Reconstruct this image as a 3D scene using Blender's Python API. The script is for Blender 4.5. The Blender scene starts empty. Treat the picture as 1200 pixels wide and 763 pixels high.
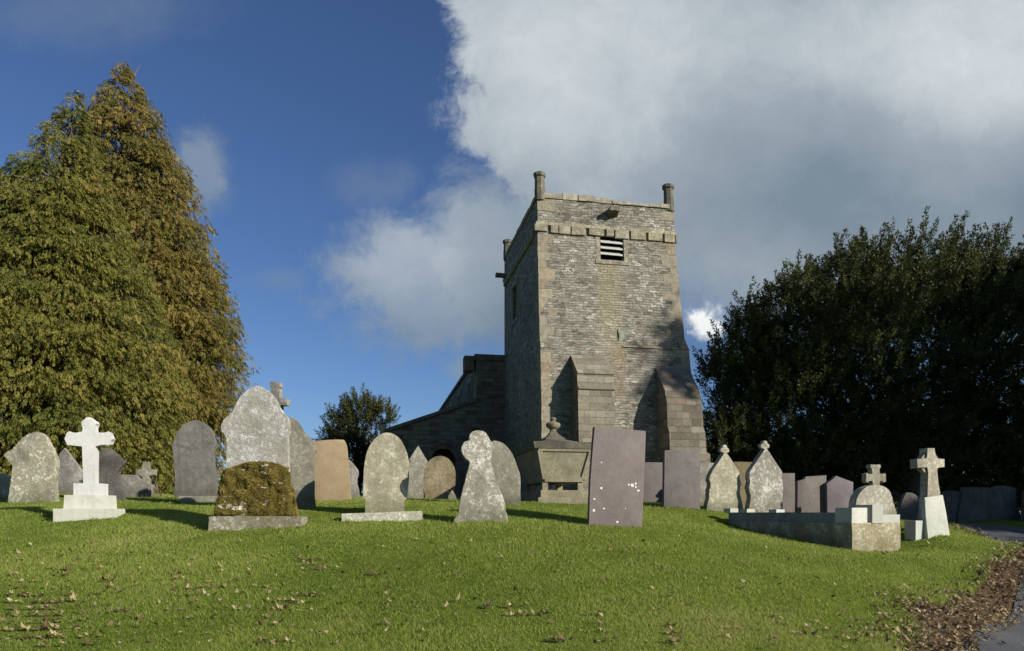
import bpy, bmesh, math, random
import numpy as np
from mathutils import Vector, Matrix, noise as mnoise

random.seed(7)
rng = np.random.default_rng(11)
C = bpy.context.scene.collection
F = 850.0          # focal length in photo pixels (1200 px wide photo)
CX, HY = 600.0, 600.0   # column of the optical axis, row of the horizon
EYE = 1.65

def P(px, py, d):
    return Vector(((px - CX) / F * d, d, EYE + (HY - py) / F * d))

# ------------------------------------------------------------------ materials
class NT:
    def __init__(s, tree):
        s.t = tree; s.n = tree.nodes; s.l = tree.links
    def new(s, typ, **kw):
        n = s.n.new(typ)
        for k, v in kw.items(): setattr(n, k, v)
        return n
    def put(s, sock, v):
        if isinstance(v, bpy.types.NodeSocket): s.l.new(v, sock)
        elif v is not None:
            try: sock.default_value = v
            except Exception:
                sock.default_value = (*v, 1.0) if len(v) == 3 else v
    def m(s, op, a, b=None, c=None, clamp=False):
        n = s.new('ShaderNodeMath', operation=op, use_clamp=clamp)
        s.put(n.inputs[0], a)
        if b is not None: s.put(n.inputs[1], b)
        if c is not None: s.put(n.inputs[2], c)
        return n.outputs[0]
    def vm(s, op, a, b=None):
        n = s.new('ShaderNodeVectorMath', operation=op)
        s.put(n.inputs[0], a)
        if b is not None: s.put(n.inputs[1], b)
        return n.outputs[0]
    def mix(s, f, a, b, blend='MIX'):
        n = s.new('ShaderNodeMix', data_type='RGBA', blend_type=blend)
        n.clamp_factor = True
        s.put(n.inputs[0], f); s.put(n.inputs[6], a); s.put(n.inputs[7], b)
        return n.outputs[2]
    def sstep(s, x, lo, hi):
        n = s.new('ShaderNodeMapRange', interpolation_type='SMOOTHSTEP')
        s.put(n.inputs[0], x); n.inputs[1].default_value = lo; n.inputs[2].default_value = hi
        n.inputs[3].default_value = 0; n.inputs[4].default_value = 1
        return n.outputs[0]
    def lin(s, x, lo, hi, a=0., b=1.):
        n = s.new('ShaderNodeMapRange'); n.clamp = True
        s.put(n.inputs[0], x)
        for i, v in enumerate((lo, hi, a, b)): n.inputs[i + 1].default_value = v
        return n.outputs[0]
    def noise(s, vec, scale, detail=5, rough=.6, color=False, dist=0.):
        n = s.new('ShaderNodeTexNoise')
        s.put(n.inputs['Vector'], vec); n.inputs['Scale'].default_value = scale
        n.inputs['Detail'].default_value = detail; n.inputs['Roughness'].default_value = rough
        n.inputs['Distortion'].default_value = dist
        return n.outputs['Color' if color else 'Fac']
    def ramp(s, f, stops, interp='LINEAR'):
        n = s.new('ShaderNodeValToRGB'); n.color_ramp.interpolation = interp
        e = n.color_ramp.elements
        while len(e) < len(stops): e.new(0.5)
        for el, (p, c) in zip(e, stops):
            el.position = p; el.color = (*c, 1)
        s.put(n.inputs[0], f)
        return n.outputs[0]
    def scale(s, vec, xyz):
        return s.vm('MULTIPLY', vec, xyz)

def new_mat(name):
    m = bpy.data.materials.new(name); m.use_nodes = True
    g = NT(m.node_tree)
    b = m.node_tree.nodes['Principled BSDF']
    b.inputs['Roughness'].default_value = .9
    b.inputs['Specular IOR Level'].default_value = .2
    return m, g, b

def bump(g, b, h, strength=.5, dist=.01):
    n = g.new('ShaderNodeBump'); n.inputs['Strength'].default_value = strength
    n.inputs['Distance'].default_value = dist
    g.put(n.inputs['Height'], h); g.l.new(n.outputs[0], b.inputs['Normal'])

_seed = [0.0]
def stone(name, base, dark, light, white=.35, yellow=.15, streak=.4, spots=0., pit=.6, moss=.0, scale=1.):
    """weathered stone: mottling, rain streaks, white and ochre lichen"""
    m, g, b = new_mat(name)
    _seed[0] += 3.71
    tc = g.new('ShaderNodeTexCoord')
    oi = g.new('ShaderNodeObjectInfo'); orr = oi.outputs['Random']
    off = g.new('ShaderNodeCombineXYZ')
    for i_, k_ in enumerate((31., 53., 17.)): g.put(off.inputs[i_], g.m('MULTIPLY', orr, k_))
    v = g.vm('ADD', g.vm('ADD', tc.outputs['Object'], (_seed[0], _seed[0] * .7, _seed[0] * 1.3)), off.outputs[0])
    n1 = g.noise(v, 3.2 * scale, 8, .68)
    n2 = g.noise(v, 24 * scale, 7, .74)
    n3 = g.noise(v, 120, 3, .65)
    st = g.noise(g.scale(v, (13, 13, .9)), 1., 5, .65)
    col = g.ramp(n1, [(.25, dark), (.47, base), (.75, light)])
    col = g.mix(g.m('MULTIPLY', g.sstep(st, .5, .72), streak), col, dark)
    col = g.mix(g.m('MULTIPLY', g.sstep(n2, .5, .68), .55), col, light)
    col = g.mix(g.m('MULTIPLY', g.sstep(n2, .5, .3), .5), col, dark)
    if white > 0:
        w = g.m('MULTIPLY', g.noise(v, 17 * scale, 8, .78), g.m('ADD', .6, g.m('MULTIPLY', n1, .8)))
        col = g.mix(g.m('MULTIPLY', g.sstep(w, .52, .60), white), col, tuple(min(.75, x * 1.55 + .12) for x in light))
    if yellow > 0:
        y = g.noise(g.vm('ADD', v, (4.3, 1.1, 9.)), 5.5 * scale, 8, .72)
        col = g.mix(g.m('MULTIPLY', g.sstep(y, .56, .7), yellow), col, (.38, .30, .11))
    if spots > 0:
        vo = g.new('ShaderNodeTexVoronoi'); vo.inputs['Scale'].default_value = 7.5
        g.put(vo.inputs['Vector'], g.vm('ADD', v, g.scale(g.noise(v, 8, 2, .5, color=True), (.06, .06, .06))))
        s_ = g.sstep(vo.outputs['Distance'], .19, .12)
        pick = g.sstep(g.noise(v, 2.6, 2, .5), .50, .54)
        col = g.mix(g.m('MULTIPLY', g.m('MULTIPLY', s_, pick), spots), col, (.72, .72, .68))
    if moss > 0:
        geo = tc.outputs['Object']
        sp = g.new('ShaderNodeSeparateXYZ'); g.put(sp.inputs[0], geo)
        z = g.m('ADD', sp.outputs[2], g.m('MULTIPLY', n2, -.45))
        col = g.mix(g.m('MULTIPLY', g.sstep(z, .12, -.12), moss), col, (.06, .075, .02))
    col = g.mix(g.lin(n3, .3, .7, .0, .32), col, tuple(x * .35 for x in dark))
    vv_ = g.new('ShaderNodeCombineXYZ')
    k1 = g.lin(orr, 0, 1, .86, 1.14); k2 = g.m('FRACT', g.m('MULTIPLY', orr, 7.3))
    g.put(vv_.inputs[0], k1); g.put(vv_.inputs[1], k1); g.put(vv_.inputs[2], g.m('MULTIPLY', k1, g.lin(k2, 0, 1, .88, 1.05)))
    col = g.mix(1., col, vv_.outputs[0], 'MULTIPLY')
    # broad run-off stains down from the top and dark blotches
    bl = g.noise(g.scale(v, (2.4, 2.4, 1.3)), 1., 6, .7)
    col = g.mix(g.m('MULTIPLY', g.sstep(bl, .50, .66), .38), col, dark)
    g.put(b.inputs['Base Color'], col)
    h = g.m('ADD', g.m('MULTIPLY', n2, 1.2), g.m('MULTIPLY', n3, .5))
    bump(g, b, h, pit, .018)
    return m

def masonry(name, cols, bw=.40, rh=.145, warm=.0, stain=None, ashlar=False, gain=1., seed=0., wht=.5):
    """coursed rubble / ashlar in metres of the UV map"""
    m, g, b = new_mat(name)
    uv0 = g.new('ShaderNodeUVMap'); uv0.uv_map = 'UVMap'
    uv = g.vm('ADD', uv0.outputs[0], (seed, seed * .37, 0))
    nz = g.noise(uv, 1.6 if ashlar else 2.6, 4, .6, color=True)
    amp = .03 if ashlar else .19
    uvd = g.vm('ADD', uv, g.scale(g.vm('SUBTRACT', nz, (.5, .5, .5)), (amp, amp * .85, 0)))
    nf = g.noise(uv, 14, 3, .6, color=True)
    uvd = g.vm('ADD', uvd, g.scale(g.vm('SUBTRACT', nf, (.5, .5, .5)), (.035, .03, 0) if ashlar else (.09, .055, 0)))
    br = g.new('ShaderNodeTexBrick')
    g.put(br.inputs['Vector'], uvd)
    br.inputs['Color1'].default_value = (0, 0, 0, 1); br.inputs['Color2'].default_value = (1, 1, 1, 1)
    br.inputs['Mortar'].default_value = (.5, .5, .5, 1)
    br.inputs['Scale'].default_value = 1; br.inputs['Brick Width'].default_value = bw
    br.inputs['Row Height'].default_value = rh
    br.inputs['Mortar Size'].default_value = .010 if ashlar else .016
    br.inputs['Mortar Smooth'].default_value = .5; br.inputs['Bias'].default_value = 0
    br.offset = .5; br.squash = .7; br.squash_frequency = 3
    vo = g.new('ShaderNodeTexVoronoi', voronoi_dimensions='2D')
    g.put(vo.inputs['Vector'], g.scale(uvd, (1 / (bw * .75), 1 / rh, 1))); vo.inputs['Scale'].default_value = 1
    sv = g.new('ShaderNodeSeparateColor'); g.put(sv.inputs[0], vo.outputs['Color'])
    sb = g.new('ShaderNodeSeparateColor'); g.put(sb.inputs[0], br.outputs['Color'])
    n1 = g.noise(uv, .55, 7, .62)
    n2 = g.noise(uv, 9, 6, .7)
    n3 = g.noise(uv, 45, 3, .6)
    r = g.m('ADD', g.m('MULTIPLY', sb.outputs[0], .60 if ashlar else .22), g.m('MULTIPLY', sv.outputs[0], .2 if ashlar else .55))
    r = g.m('ADD', r, g.m('MULTIPLY', g.m('SUBTRACT', n1, .5), .75))
    r = g.m('ADD', r, g.m('MULTIPLY', g.m('SUBTRACT', n2, .5), .75))
    r = g.m('ADD', r, .1)
    k = len(cols) - 1
    col = g.ramp(r, [(.1 + .8 * i / k, c) for i, c in enumerate(cols)])
    # pale, lime-washed or lichened single stones
    if not ashlar: col = g.mix(g.m('MULTIPLY', g.m('GREATER_THAN', g.m('MULTIPLY', sv.outputs[1], g.m('ADD', .45, n1)), .93), wht),
                col, (.62, .60, .53))
    w2 = g.m('MULTIPLY', g.sstep(g.noise(g.scale(uv, (1, 1.8, 1)), 7.5, 5, .7), .665, .71), wht)
    col = g.mix(w2, col, (.58, .57, .52))
    if warm > 0:
        col = g.mix(g.m('MULTIPLY', g.m('GREATER_THAN', sb.outputs[0] if ashlar else sv.outputs[2], 1 - warm), .75), col, (.205, .135, .095))
    if stain:
        for (x0, x1, z0, z1, scol, a) in stain:
            s2 = g.new('ShaderNodeSeparateXYZ'); g.put(s2.inputs[0], uv0.outputs[0])
            wob = g.m('MULTIPLY', g.m('SUBTRACT', g.noise(g.scale(uv, (1.5, .35, 1)), 3, 4, .6), .5), .35)
            xx = g.m('ADD', s2.outputs[0], wob); e = .10
            mk = g.m('MULTIPLY', g.sstep(xx, x0 - e, x0 + e), g.sstep(xx, x1 + e, x1 - e))
            zz = g.m('ADD', s2.outputs[1], g.m('MULTIPLY', wob, 1.5))
            mk = g.m('MULTIPLY', mk, g.m('MULTIPLY', g.sstep(zz, z0 - .5, z0 + .5), g.sstep(s2.outputs[1], z1 + .02, z1 - .02)))
            mk = g.m('MULTIPLY', mk, g.lin(n2, .3, .65, .45, 1.))
            col = g.mix(g.m('MULTIPLY', mk, a), col, scol)
    col = g.mix(g.m('MULTIPLY', br.outputs['Fac'], .55 if not ashlar else .45), col,
                tuple(x * .62 for x in cols[len(cols) // 2]))
    col = g.mix(g.lin(n3, .3, .68, .0, .30), col, tuple(x * .3 for x in cols[0]))
    if gain != 1.: col = g.mix(1., col, (gain, gain, gain), 'MULTIPLY')
    g.put(b.inputs['Base Color'], col)
    h = g.m('ADD', g.m('MULTIPLY', g.m('SUBTRACT', 1, br.outputs['Fac']), .8), g.m('MULTIPLY', n2, .9))
    h = g.m('ADD', h, g.m('MULTIPLY', g.m('ADD', sv.outputs[0], sb.outputs[0]), .35))
    h = g.m('ADD', h, g.m('MULTIPLY', n3, .3))
    bump(g, b, h, .9, .06 if not ashlar else .035)
    return m

def foliage(name, cols, trans=.25, rough=.6, ramp_attr='tone'):
    m, g, b = new_mat(name)
    at = g.new('ShaderNodeAttribute'); at.attribute_name = ramp_attr
    k = len(cols) - 1
    col = g.ramp(at.outputs['Fac'], [(i / k, c) for i, c in enumerate(cols)])
    g.put(b.inputs['Base Color'], col); b.inputs['Roughness'].default_value = rough
    b.inputs['Specular IOR Level'].default_value = .15
    if trans > 0:
        tr = g.new('ShaderNodeBsdfTranslucent'); g.put(tr.inputs[0], col)
        mx = g.new('ShaderNodeMixShader'); mx.inputs[0].default_value = trans
        g.l.new(b.outputs[0], mx.inputs[1]); g.l.new(tr.outputs[0], mx.inputs[2])
        g.l.new(mx.outputs[0], m.node_tree.nodes['Material Output'].inputs[0])
    return m

def plain(name, c, rough=.8, var=.25, sc=6.):
    m, g, b = new_mat(name)
    tc = g.new('ShaderNodeTexCoord')
    n = g.noise(tc.outputs['Object'], sc, 6, .65)
    n2 = g.noise(tc.outputs['Object'], sc * 9, 3, .6)
    col = g.ramp(n, [(.3, tuple(x * (1 - var) for x in c)), (.7, tuple(min(.85, x * (1 + var * .5)) for x in c))])
    g.put(b.inputs['Base Color'], col); b.inputs['Roughness'].default_value = rough
    bump(g, b, n2, .3, .01)
    return m

# ------------------------------------------------------------------ mesh helpers
def box_uv(me, mat=None):
    """UVs in metres, projected along each face's main axis"""
    uv = me.uv_layers.get('UVMap') or me.uv_layers.new(name='UVMap')
    for p in me.polygons:
        n = p.normal
        ax = max(range(3), key=lambda i: abs(n[i]) * (.8 if i == 2 else 1))
        for li in p.loop_indices:
            c = me.vertices[me.loops[li].vertex_index].co
            uv.data[li].uv = ((c.y + 37.3, c.z) if ax == 0 else (c.x, c.z) if ax == 1 else (c.x, c.y))

def link(name, me, mat, parent=None, loc=None, smooth=None):
    o = bpy.data.objects.new(name, me); C.objects.link(o)
    if mat is not None: me.materials.append(mat)
    if parent is not None: o.parent = parent
    if loc is not None: o.location = loc
    if smooth:
        me.polygons.foreach_set('use_smooth', [True] * len(me.polygons))
        me.set_sharp_from_angle(angle=math.radians(smooth))
    return o

def bm_obj(name, bm, mat, parent=None, loc=None, smooth=35, uv=True):
    bmesh.ops.recalc_face_normals(bm, faces=bm.faces)
    me = bpy.data.meshes.new(name); bm.to_mesh(me); bm.free()
    if uv: box_uv(me)
    return link(name, me, mat, parent, loc, smooth)

def tag(o, label=None, cat=None, group=None, kind=None):
    if label: o['label'] = label
    if cat: o['category'] = cat
    if group: o['group'] = group
    if kind: o['kind'] = kind
    return o

def empty(name, loc, rz=0., label=None, cat=None, group=None):
    o = bpy.data.objects.new(name, None); C.objects.link(o)
    o.location = loc; o.rotation_euler = (0, 0, rz); o.empty_display_size = .3
    return tag(o, label, cat, group)

def hexa(bm, bottom, top):
    """box from 4 bottom and 4 top points"""
    v = [bm.verts.new(p) for p in bottom] + [bm.verts.new(p) for p in top]
    n = len(bottom)
    bm.faces.new(v[:n][::-1]); bm.faces.new(v[n:])
    for i in range(n):
        j = (i + 1) % n
        bm.faces.new((v[i], v[j], v[n + j], v[n + i]))
    return v

def abox(bm, x0, x1, y0, y1, z0, z1):
    return hexa(bm, [(x0, y0, z0), (x1, y0, z0), (x1, y1, z0), (x0, y1, z0)],
                [(x0, y0, z1), (x1, y0, z1), (x1, y1, z1), (x0, y1, z1)])

def bevel_all(bm, w, seg=2, ang=30):
    es = [e for e in bm.edges if len(e.link_faces) == 2 and e.calc_face_angle(0) > math.radians(ang)]
    bmesh.ops.bevel(bm, geom=es, offset=w, segments=seg, affect='EDGES', profile=.6, clamp_overlap=True)

def roughen(bm, amp, freq, cuts=0):
    if cuts:
        bmesh.ops.subdivide_edges(bm, edges=bm.edges[:], cuts=cuts, use_grid_fill=True)
    for v in bm.verts:
        v.co += Vector(mnoise.noise_vector(v.co * freq + Vector((5.1, 2.2, 8.4)))) * amp

def lathe(bm, prof, n=20, c=(0, 0, 0), square=False):
    rings = []
    for r, z in prof:
        ring = []
        for i in range(n):
            a = 2 * math.pi * i / n + (math.pi / 4 if n == 4 else 0)
            ring.append(bm.verts.new((c[0] + r * math.cos(a), c[1] + r * math.sin(a), c[2] + z)))
        rings.append(ring)
    for a, b in zip(rings, rings[1:]):
        for i in range(n):
            j = (i + 1) % n
            bm.faces.new((a[i], a[j], b[j], b[i]))
    bm.faces.new(rings[0][::-1]); bm.faces.new(rings[-1])

def smooth_outline(pts, sub=4, corner=48, closed=True):
    """Catmull-Rom through the points; sharp corners stay corners"""
    n = len(pts); P2 = [Vector(p) for p in pts]
    sharp = []
    for i in range(n):
        a = P2[i] - P2[i - 1]; b = P2[(i + 1) % n] - P2[i]
        sharp.append(a.length < 1e-6 or b.length < 1e-6 or a.angle(b) > math.radians(corner))
    out = []
    for i in range(n):
        p1, p2 = P2[i], P2[(i + 1) % n]
        j = (i + 1) % n
        out.append(p1.copy())
        if sharp[i] and sharp[j]: continue
        p0 = p1 * 2 - p2 if sharp[i] else P2[i - 1]
        p3 = p2 * 2 - p1 if sharp[j] else P2[(i + 2) % n]
        for k in range(1, sub):
            t = k / sub
            q = .5 * ((2 * p1) + (p2 - p0) * t + (2 * p0 - 5 * p1 + 4 * p2 - p3) * t * t + (3 * p1 - p0 - 3 * p2 + p3) * t ** 3)
            out.append(q)
    return out

def extrude_outline(bm, pts2, y0, y1, bev=.012):
    """pts2: (x, z) polygon -> slab between y0 (front) and y1 (back), rims rounded"""
    A = [bm.verts.new((p[0], y0, p[1])) for p in pts2]
    B = [bm.verts.new((p[0], y1, p[1])) for p in pts2]
    f1 = bm.faces.new(A); f2 = bm.faces.new(B[::-1]); n = len(A)
    for i in range(n):
        j = (i + 1) % n
        bm.faces.new((A[j], A[i], B[i], B[j]))
    if bev > 0:
        es = list(f1.edges) + list(f2.edges)
        bmesh.ops.bevel(bm, geom=es, offset=bev, segments=2, affect='EDGES', profile=.5, clamp_overlap=True)

# ------------------------------------------------------------------ terrain (thin-plate through measured ground points)
ctrl = []
def cp(px, py, d): ctrl.append((px, py, d))
for q in [(303, 617, 9.5), (105, 607, 10.5), (230, 589, 13), (38, 590, 13), (562, 613, 9.8), (452, 606, 10.4), (722, 616, 9.7),
          (390, 587, 13.2), (345, 597, 11.2), (660, 591, 14), (592, 592, 12.2), (80, 580, 15), (160, 582, 15.5), (515, 585, 15),
          (767, 590, 15), (800, 596, 13.5), (848, 601, 13.8), (897, 603, 13.8), (950, 604, 14), (985, 606, 14), (1000, 645, 10.6),
          (1050, 646, 11.2), (852, 617, 12.3), (1090, 628, 11.6), (1028, 612, 13), (925, 603, 15),
          (0, 763, 5.1), (200, 763, 5.0), (400, 763, 5.0), (600, 763, 5.0), (800, 763, 5.0), (950, 763, 5.2),
          (100, 690, 6.7), (350, 685, 6.7), (600, 690, 6.5), (800, 695, 6.5), (950, 700, 6.6),
          (100, 645, 8.3), (450, 640, 8.2), (720, 648, 8.1), (880, 650, 8.6), (600, 632, 8.7),
          (1075, 763, 5.7), (1130, 733, 7.0), (1170, 690, 8.6), (1185, 658, 9.8), (1060, 690, 7.6), (1120, 655, 9.6), (958, 638, 11.1), (921, 631, 11.6), (887, 625, 12.1), (880, 636, 10.2), (840, 629, 10.5), (930, 643, 9.8), (862, 621, 12.4),
          (1155, 763, 6.2), (1200, 725, 8.2), (1200, 645, 13.5), (1177, 640, 15), (1153, 631, 15.6), (1138, 622, 16.3),
          (1126, 617, 17), (1200, 620, 18.5), (1126, 616, 21), (1175, 611, 22), (1060, 611, 21), (1115, 622, 13.5), (1160, 634, 12.8)]:
    cp(*q)
K = np.array([(p.x, p.y, p.z) for p in (P(*q) for q in ctrl)] +
             [(x, y, EYE + z) for x, y, z in [(0, 0, -1.68), (-5, 0, -1.78), (-12, 0, -1.75), (2.4, 3.5, -1.42), (5.6, 3.5, -1.45), (8.5, 8, -1.22), (10.6, 10.3, -1.0),
              (12.2, 12.8, -.76), (8, 0, -1.7), (14, 4, -1.5), (16, 12, -.8), (-9.5, 5, -.98), (-18, 6, -.9), (-18, 15, .22), (-14, 26, .5),
              (0, 24, .33), (0, 34, .35), (10, 30, -.1), (18, 32, -.3), (22, 22, -.4), (-6, 19, .36), (5, 20, .15), (-4, -6, -2.0), (4, -6, -2.), (30, 15, -.8), (-30, 30, .4), (30, 45, -.4), (0, 50, .3)]])
def _u(r2):
    return np.where(r2 > 1e-12, .5 * r2 * np.log(np.maximum(r2, 1e-12)), 0)
_n = len(K)
_A = np.zeros((_n + 3, _n + 3)); _d2 = ((K[:, None, :2] - K[None, :, :2]) ** 2).sum(-1)
_A[:_n, :_n] = _u(_d2) + np.eye(_n) * .15
_A[:_n, _n] = 1; _A[:_n, _n + 1:] = K[:, :2]; _A[_n:, :_n] = _A[:_n, _n:].T
_w = np.linalg.solve(_A, np.concatenate([K[:, 2], np.zeros(3)]))
def terrain(x, y):
    x = np.atleast_1d(np.asarray(x, float)); y = np.atleast_1d(np.asarray(y, float))
    out = np.empty(x.shape)
    for s in range(0, len(x), 60000):
        xs, ys = x[s:s + 60000], y[s:s + 60000]
        r2 = (xs[:, None] - K[None, :, 0]) ** 2 + (ys[:, None] - K[None, :, 1]) ** 2
        z = _u(r2) @ _w[:_n] + _w[_n] + _w[_n + 1] * xs + _w[_n + 2] * ys
        # far away the land levels out
        z = z + .010 * np.sin(xs * 2.1 + 1.3 * np.sin(ys * 1.4)) + .008 * np.sin(ys * 2.9 + np.sin(xs * 1.9)) + .004 * np.sin(xs * 5.3 + ys * 3.1)
        f = np.clip((np.hypot(xs, ys - 14) - 24) / 22, 0, 1); f = f * f * (3 - 2 * f)
        far = EYE - .15 - np.clip(np.hypot(xs, ys) - 60, 0, 600) * .012
        out[s:s + 60000] = z * (1 - f) + far * f
    return out
def tz(x, y): return float(terrain([x], [y])[0])
def ground_hit(px, py):
    """points on the ground seen at photo pixels (arrays)"""
    px = np.asarray(px, float); py = np.asarray(py, float)
    ds = np.linspace(4.2, 26, 110); hit = np.full(px.shape, np.nan)
    for d in ds:
        z = EYE + (HY - py) / F * d
        t = terrain((px - CX) / F * d, np.full(px.shape, d))
        new = np.isnan(hit) & (t >= z)
        hit[new] = d
    hit = hit - .1
    return (px - CX) / F * hit, hit

# path edges (world metres)
inner = [(1.0, -8), (1.1, -3), (1.5, 1), (2.25, 3.5), (3.88, 6.2), (5.65, 8.2), (7.45, 10.4), (9.0, 12.4), (9.95, 14.2), (10.2, 15.4), (10.35, 16.4), (10.45, 17.6), (10.2, 19.5), (9.2, 22), (7.5, 25)]
outer = [(4.6, -8), (4.6, -3), (4.9, 1), (5.7, 3.5), (7.1, 6.0), (8.8, 8.0), (10.6, 10.2), (12.0, 12.6), (12.8, 14.6), (13.1, 16.4), (13.15, 18.0), (13.1, 19.5), (12.8, 21.2), (11.8, 24), (10.2, 27)]
def dense(pl, sub=8):
    pts = [Vector((*p, 0)) for p in pl]; out = []
    for i in range(len(pts) - 1):
        p0 = pts[max(0, i - 1)]; p1 = pts[i]; p2 = pts[i + 1]; p3 = pts[min(len(pts) - 1, i + 2)]
        for k in range(sub):
            t = k / sub
            out.append(.5 * ((2 * p1) + (p2 - p0) * t + (2 * p0 - 5 * p1 + 4 * p2 - p3) * t * t + (3 * p1 - p0 - 3 * p2 + p3) * t ** 3))
    out.append(pts[-1])
    return out
innerD, outerD = dense(inner), dense(outer)
_in = np.array([(p.x, p.y) for p in innerD]); _out = np.array([(p.x, p.y) for p in outerD])
_poly = np.concatenate([_in, _out[::-1]])
def inside_poly(x, y, poly):
    c = np.zeros(x.shape, bool); j = len(poly) - 1
    for i in range(len(poly)):
        xi, yi = poly[i]; xj, yj = poly[j]
        cond = ((yi > y) != (yj > y)) & (x < (xj - xi) * (y - yi) / (yj - yi + 1e-12) + xi)
        c ^= cond; j = i
    return c
def path_dist(x, y):
    """signed distance to the path: negative on it"""
    d = np.full(x.shape, 1e9)
    for pl in (_in, _out):
        a = pl[:-1]; b = pl[1:]
        for (ax, ay), (bx, by) in zip(a, b):
            dx, dy = bx - ax, by - ay
            t = np.clip(((x - ax) * dx + (y - ay) * dy) / (dx * dx + dy * dy), 0, 1)
            d = np.minimum(d, np.hypot(x - ax - t * dx, y - ay - t * dy))
    return np.where(inside_poly(x, y, _poly), -d, d)
def verge_width(x, y):
    # the drift of dead leaves along the near edge of the path
    return .17 + .40 * np.exp(-((y - 7.3) / 2.6) ** 2) + .12 * np.sin(x * 3.1) * np.sin(y * 2.3)

# ground sheet
def axis(lo, hi, step, far):
    a = list(np.arange(lo, hi + 1e-6, step)); s = step
    b = []; v = hi
    while v < far: s *= 1.35; v += s; b.append(v)
    c = []; v = lo; s = step
    while v > -far: s *= 1.35; v -= s; c.append(v)
    return np.array(c[::-1] + a + b)
gx, gy = axis(-13, 17, .2, 1500), axis(-3, 30, .2, 1500)
X, Y = np.meshgrid(gx, gy); x_, y_ = X.ravel(), Y.ravel()
Z = terrain(x_, y_)
rr = np.hypot(x_, y_)
pd_ = path_dist(x_, y_)
Z -= np.where(pd_ < -.15, .06, 0)
me = bpy.data.meshes.new('ground')
nx, ny = len(gx), len(gy)
idx = np.arange(nx * ny).reshape(ny, nx)
q = np.stack([idx[:-1, :-1], idx[:-1, 1:], idx[1:, 1:], idx[1:, :-1]], -1).reshape(-1, 4)
def np_mesh(me, verts, faces):
    k = faces.shape[1]
    me.vertices.add(len(verts)); me.vertices.foreach_set('co', np.asarray(verts, np.float32).ravel())
    me.loops.add(faces.size); me.loops.foreach_set('vertex_index', faces.astype(np.int32).ravel())
    me.polygons.add(len(faces)); me.polygons.foreach_set('loop_start', (np.arange(len(faces)) * k).astype(np.int32))
    me.update(calc_edges=True)
np_mesh(me, np.stack([x_, y_, Z], -1), q)
vg = np.clip((verge_width(x_, y_) + .1 - pd_) / .25, 0, 1) * ((pd_ < 2))
at = me.attributes.new('verge', 'FLOAT', 'POINT'); at.data.foreach_set('value', vg.astype(np.float32))

m_ground, g, b = new_mat('lawn')
tc = g.new('ShaderNodeTexCoord'); ov = tc.outputs['Object']
n1 = g.noise(ov, .55, 6, .6); n2 = g.noise(ov, 4.5, 6, .7); n3 = g.noise(ov, 40, 4, .7)
col = g.ramp(n2, [(.3, (.080, .122, .018)), (.5, (.172, .240, .036)), (.72, (.25, .30, .062))])
col = g.mix(g.m('MULTIPLY', g.sstep(n1, .46, .66), .55), col, (.18, .19, .036))
b.inputs['Specular IOR Level'].default_value = 0
col = g.mix(g.lin(n3, .35, .65, .0, .55), col, (.02, .032, .006))
va = g.new('ShaderNodeAttribute'); va.attribute_name = 'verge'
vv = g.m('ADD', va.outputs['Fac'], g.m('MULTIPLY', g.m('SUBTRACT', n2, .5), .9))
soil = g.ramp(n3, [(.3, (.05, .036, .022)), (.7, (.16, .11, .066))])
col = g.mix(g.sstep(vv, .35, .65), col, soil)
g.put(b.inputs['Base Color'], col)
bump(g, b, g.m('ADD', n3, g.m('MULTIPLY', n2, .6)), .8, .05)
tag(link('ground', me, m_ground, smooth=60), kind='structure')

# asphalt path
m_asph, g, b = new_mat('asphalt')
tc = g.new('ShaderNodeTexCoord'); ov = tc.outputs['Object']
n1 = g.noise(ov, 1.1, 6, .65); n3 = g.noise(ov, 90, 3, .6)
col = g.ramp(n1, [(.3, (.040, .043, .050)), (.7, (.075, .078, .084))])
vo = g.new('ShaderNodeTexVoronoi'); vo.inputs['Scale'].default_value = 130; g.put(vo.inputs['Vector'], ov)
sc_ = g.new('ShaderNodeSeparateColor'); g.put(sc_.inputs[0], vo.outputs['Color'])
col = g.mix(g.lin(sc_.outputs[0], .6, 1., 0, .45), col, (.16, .16, .16))
g.put(b.inputs['Base Color'], col); b.inputs['Roughness'].default_value = .8
bump(g, b, g.m('ADD', n3, sc_.outputs[1]), .5, .008)
NW = 12
vs = []; 
for pi, po in zip(innerD, outerD):
    for k in range(NW + 1):
        p = pi.lerp(po, k / NW); vs.append((p.x, p.y))
vs = np.array(vs); kk = np.tile(np.arange(NW + 1), len(innerD))
vz = terrain(vs[:, 0], vs[:, 1]) + .012 + .03 * np.sin(kk / NW * math.pi)
fi = []
for r in range(len(innerD) - 1):
    for k in range(NW):
        a = r * (NW + 1) + k; fi.append((a, a + 1, a + NW + 2, a + NW + 1))
me = bpy.data.meshes.new('path'); np_mesh(me, np.column_stack([vs, vz]), np.array(fi))
tag(link('path', me, m_asph, smooth=60), kind='structure')

# ------------------------------------------------------------------ grass, leaves
def tri_mesh(name, v, tone, mat, quads=False):
    """v: (N,k,3) loose faces; tone: (N,)"""
    n, k = v.shape[:2]
    me = bpy.data.meshes.new(name)
    np_mesh(me, v.reshape(-1, 3), np.arange(n * k).reshape(n, k))
    a = me.attributes.new('tone', 'FLOAT', 'FACE'); a.data.foreach_set('value', np.clip(tone, 0, 1).astype(np.float32))
    if mat: me.materials.append(mat)
    return me

def vnoise(x, y, s, seed=0):
    """cheap smooth 2-D noise from a few waves"""
    r = np.random.default_rng(seed); o = np.zeros(x.shape)
    for i in range(7):
        a = r.uniform(0, 2 * math.pi); f = s * r.uniform(.6, 1.7)
        o += np.sin((x * math.cos(a) + y * math.sin(a)) * f + r.uniform(0, 6.28))
    return o / 4.

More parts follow.
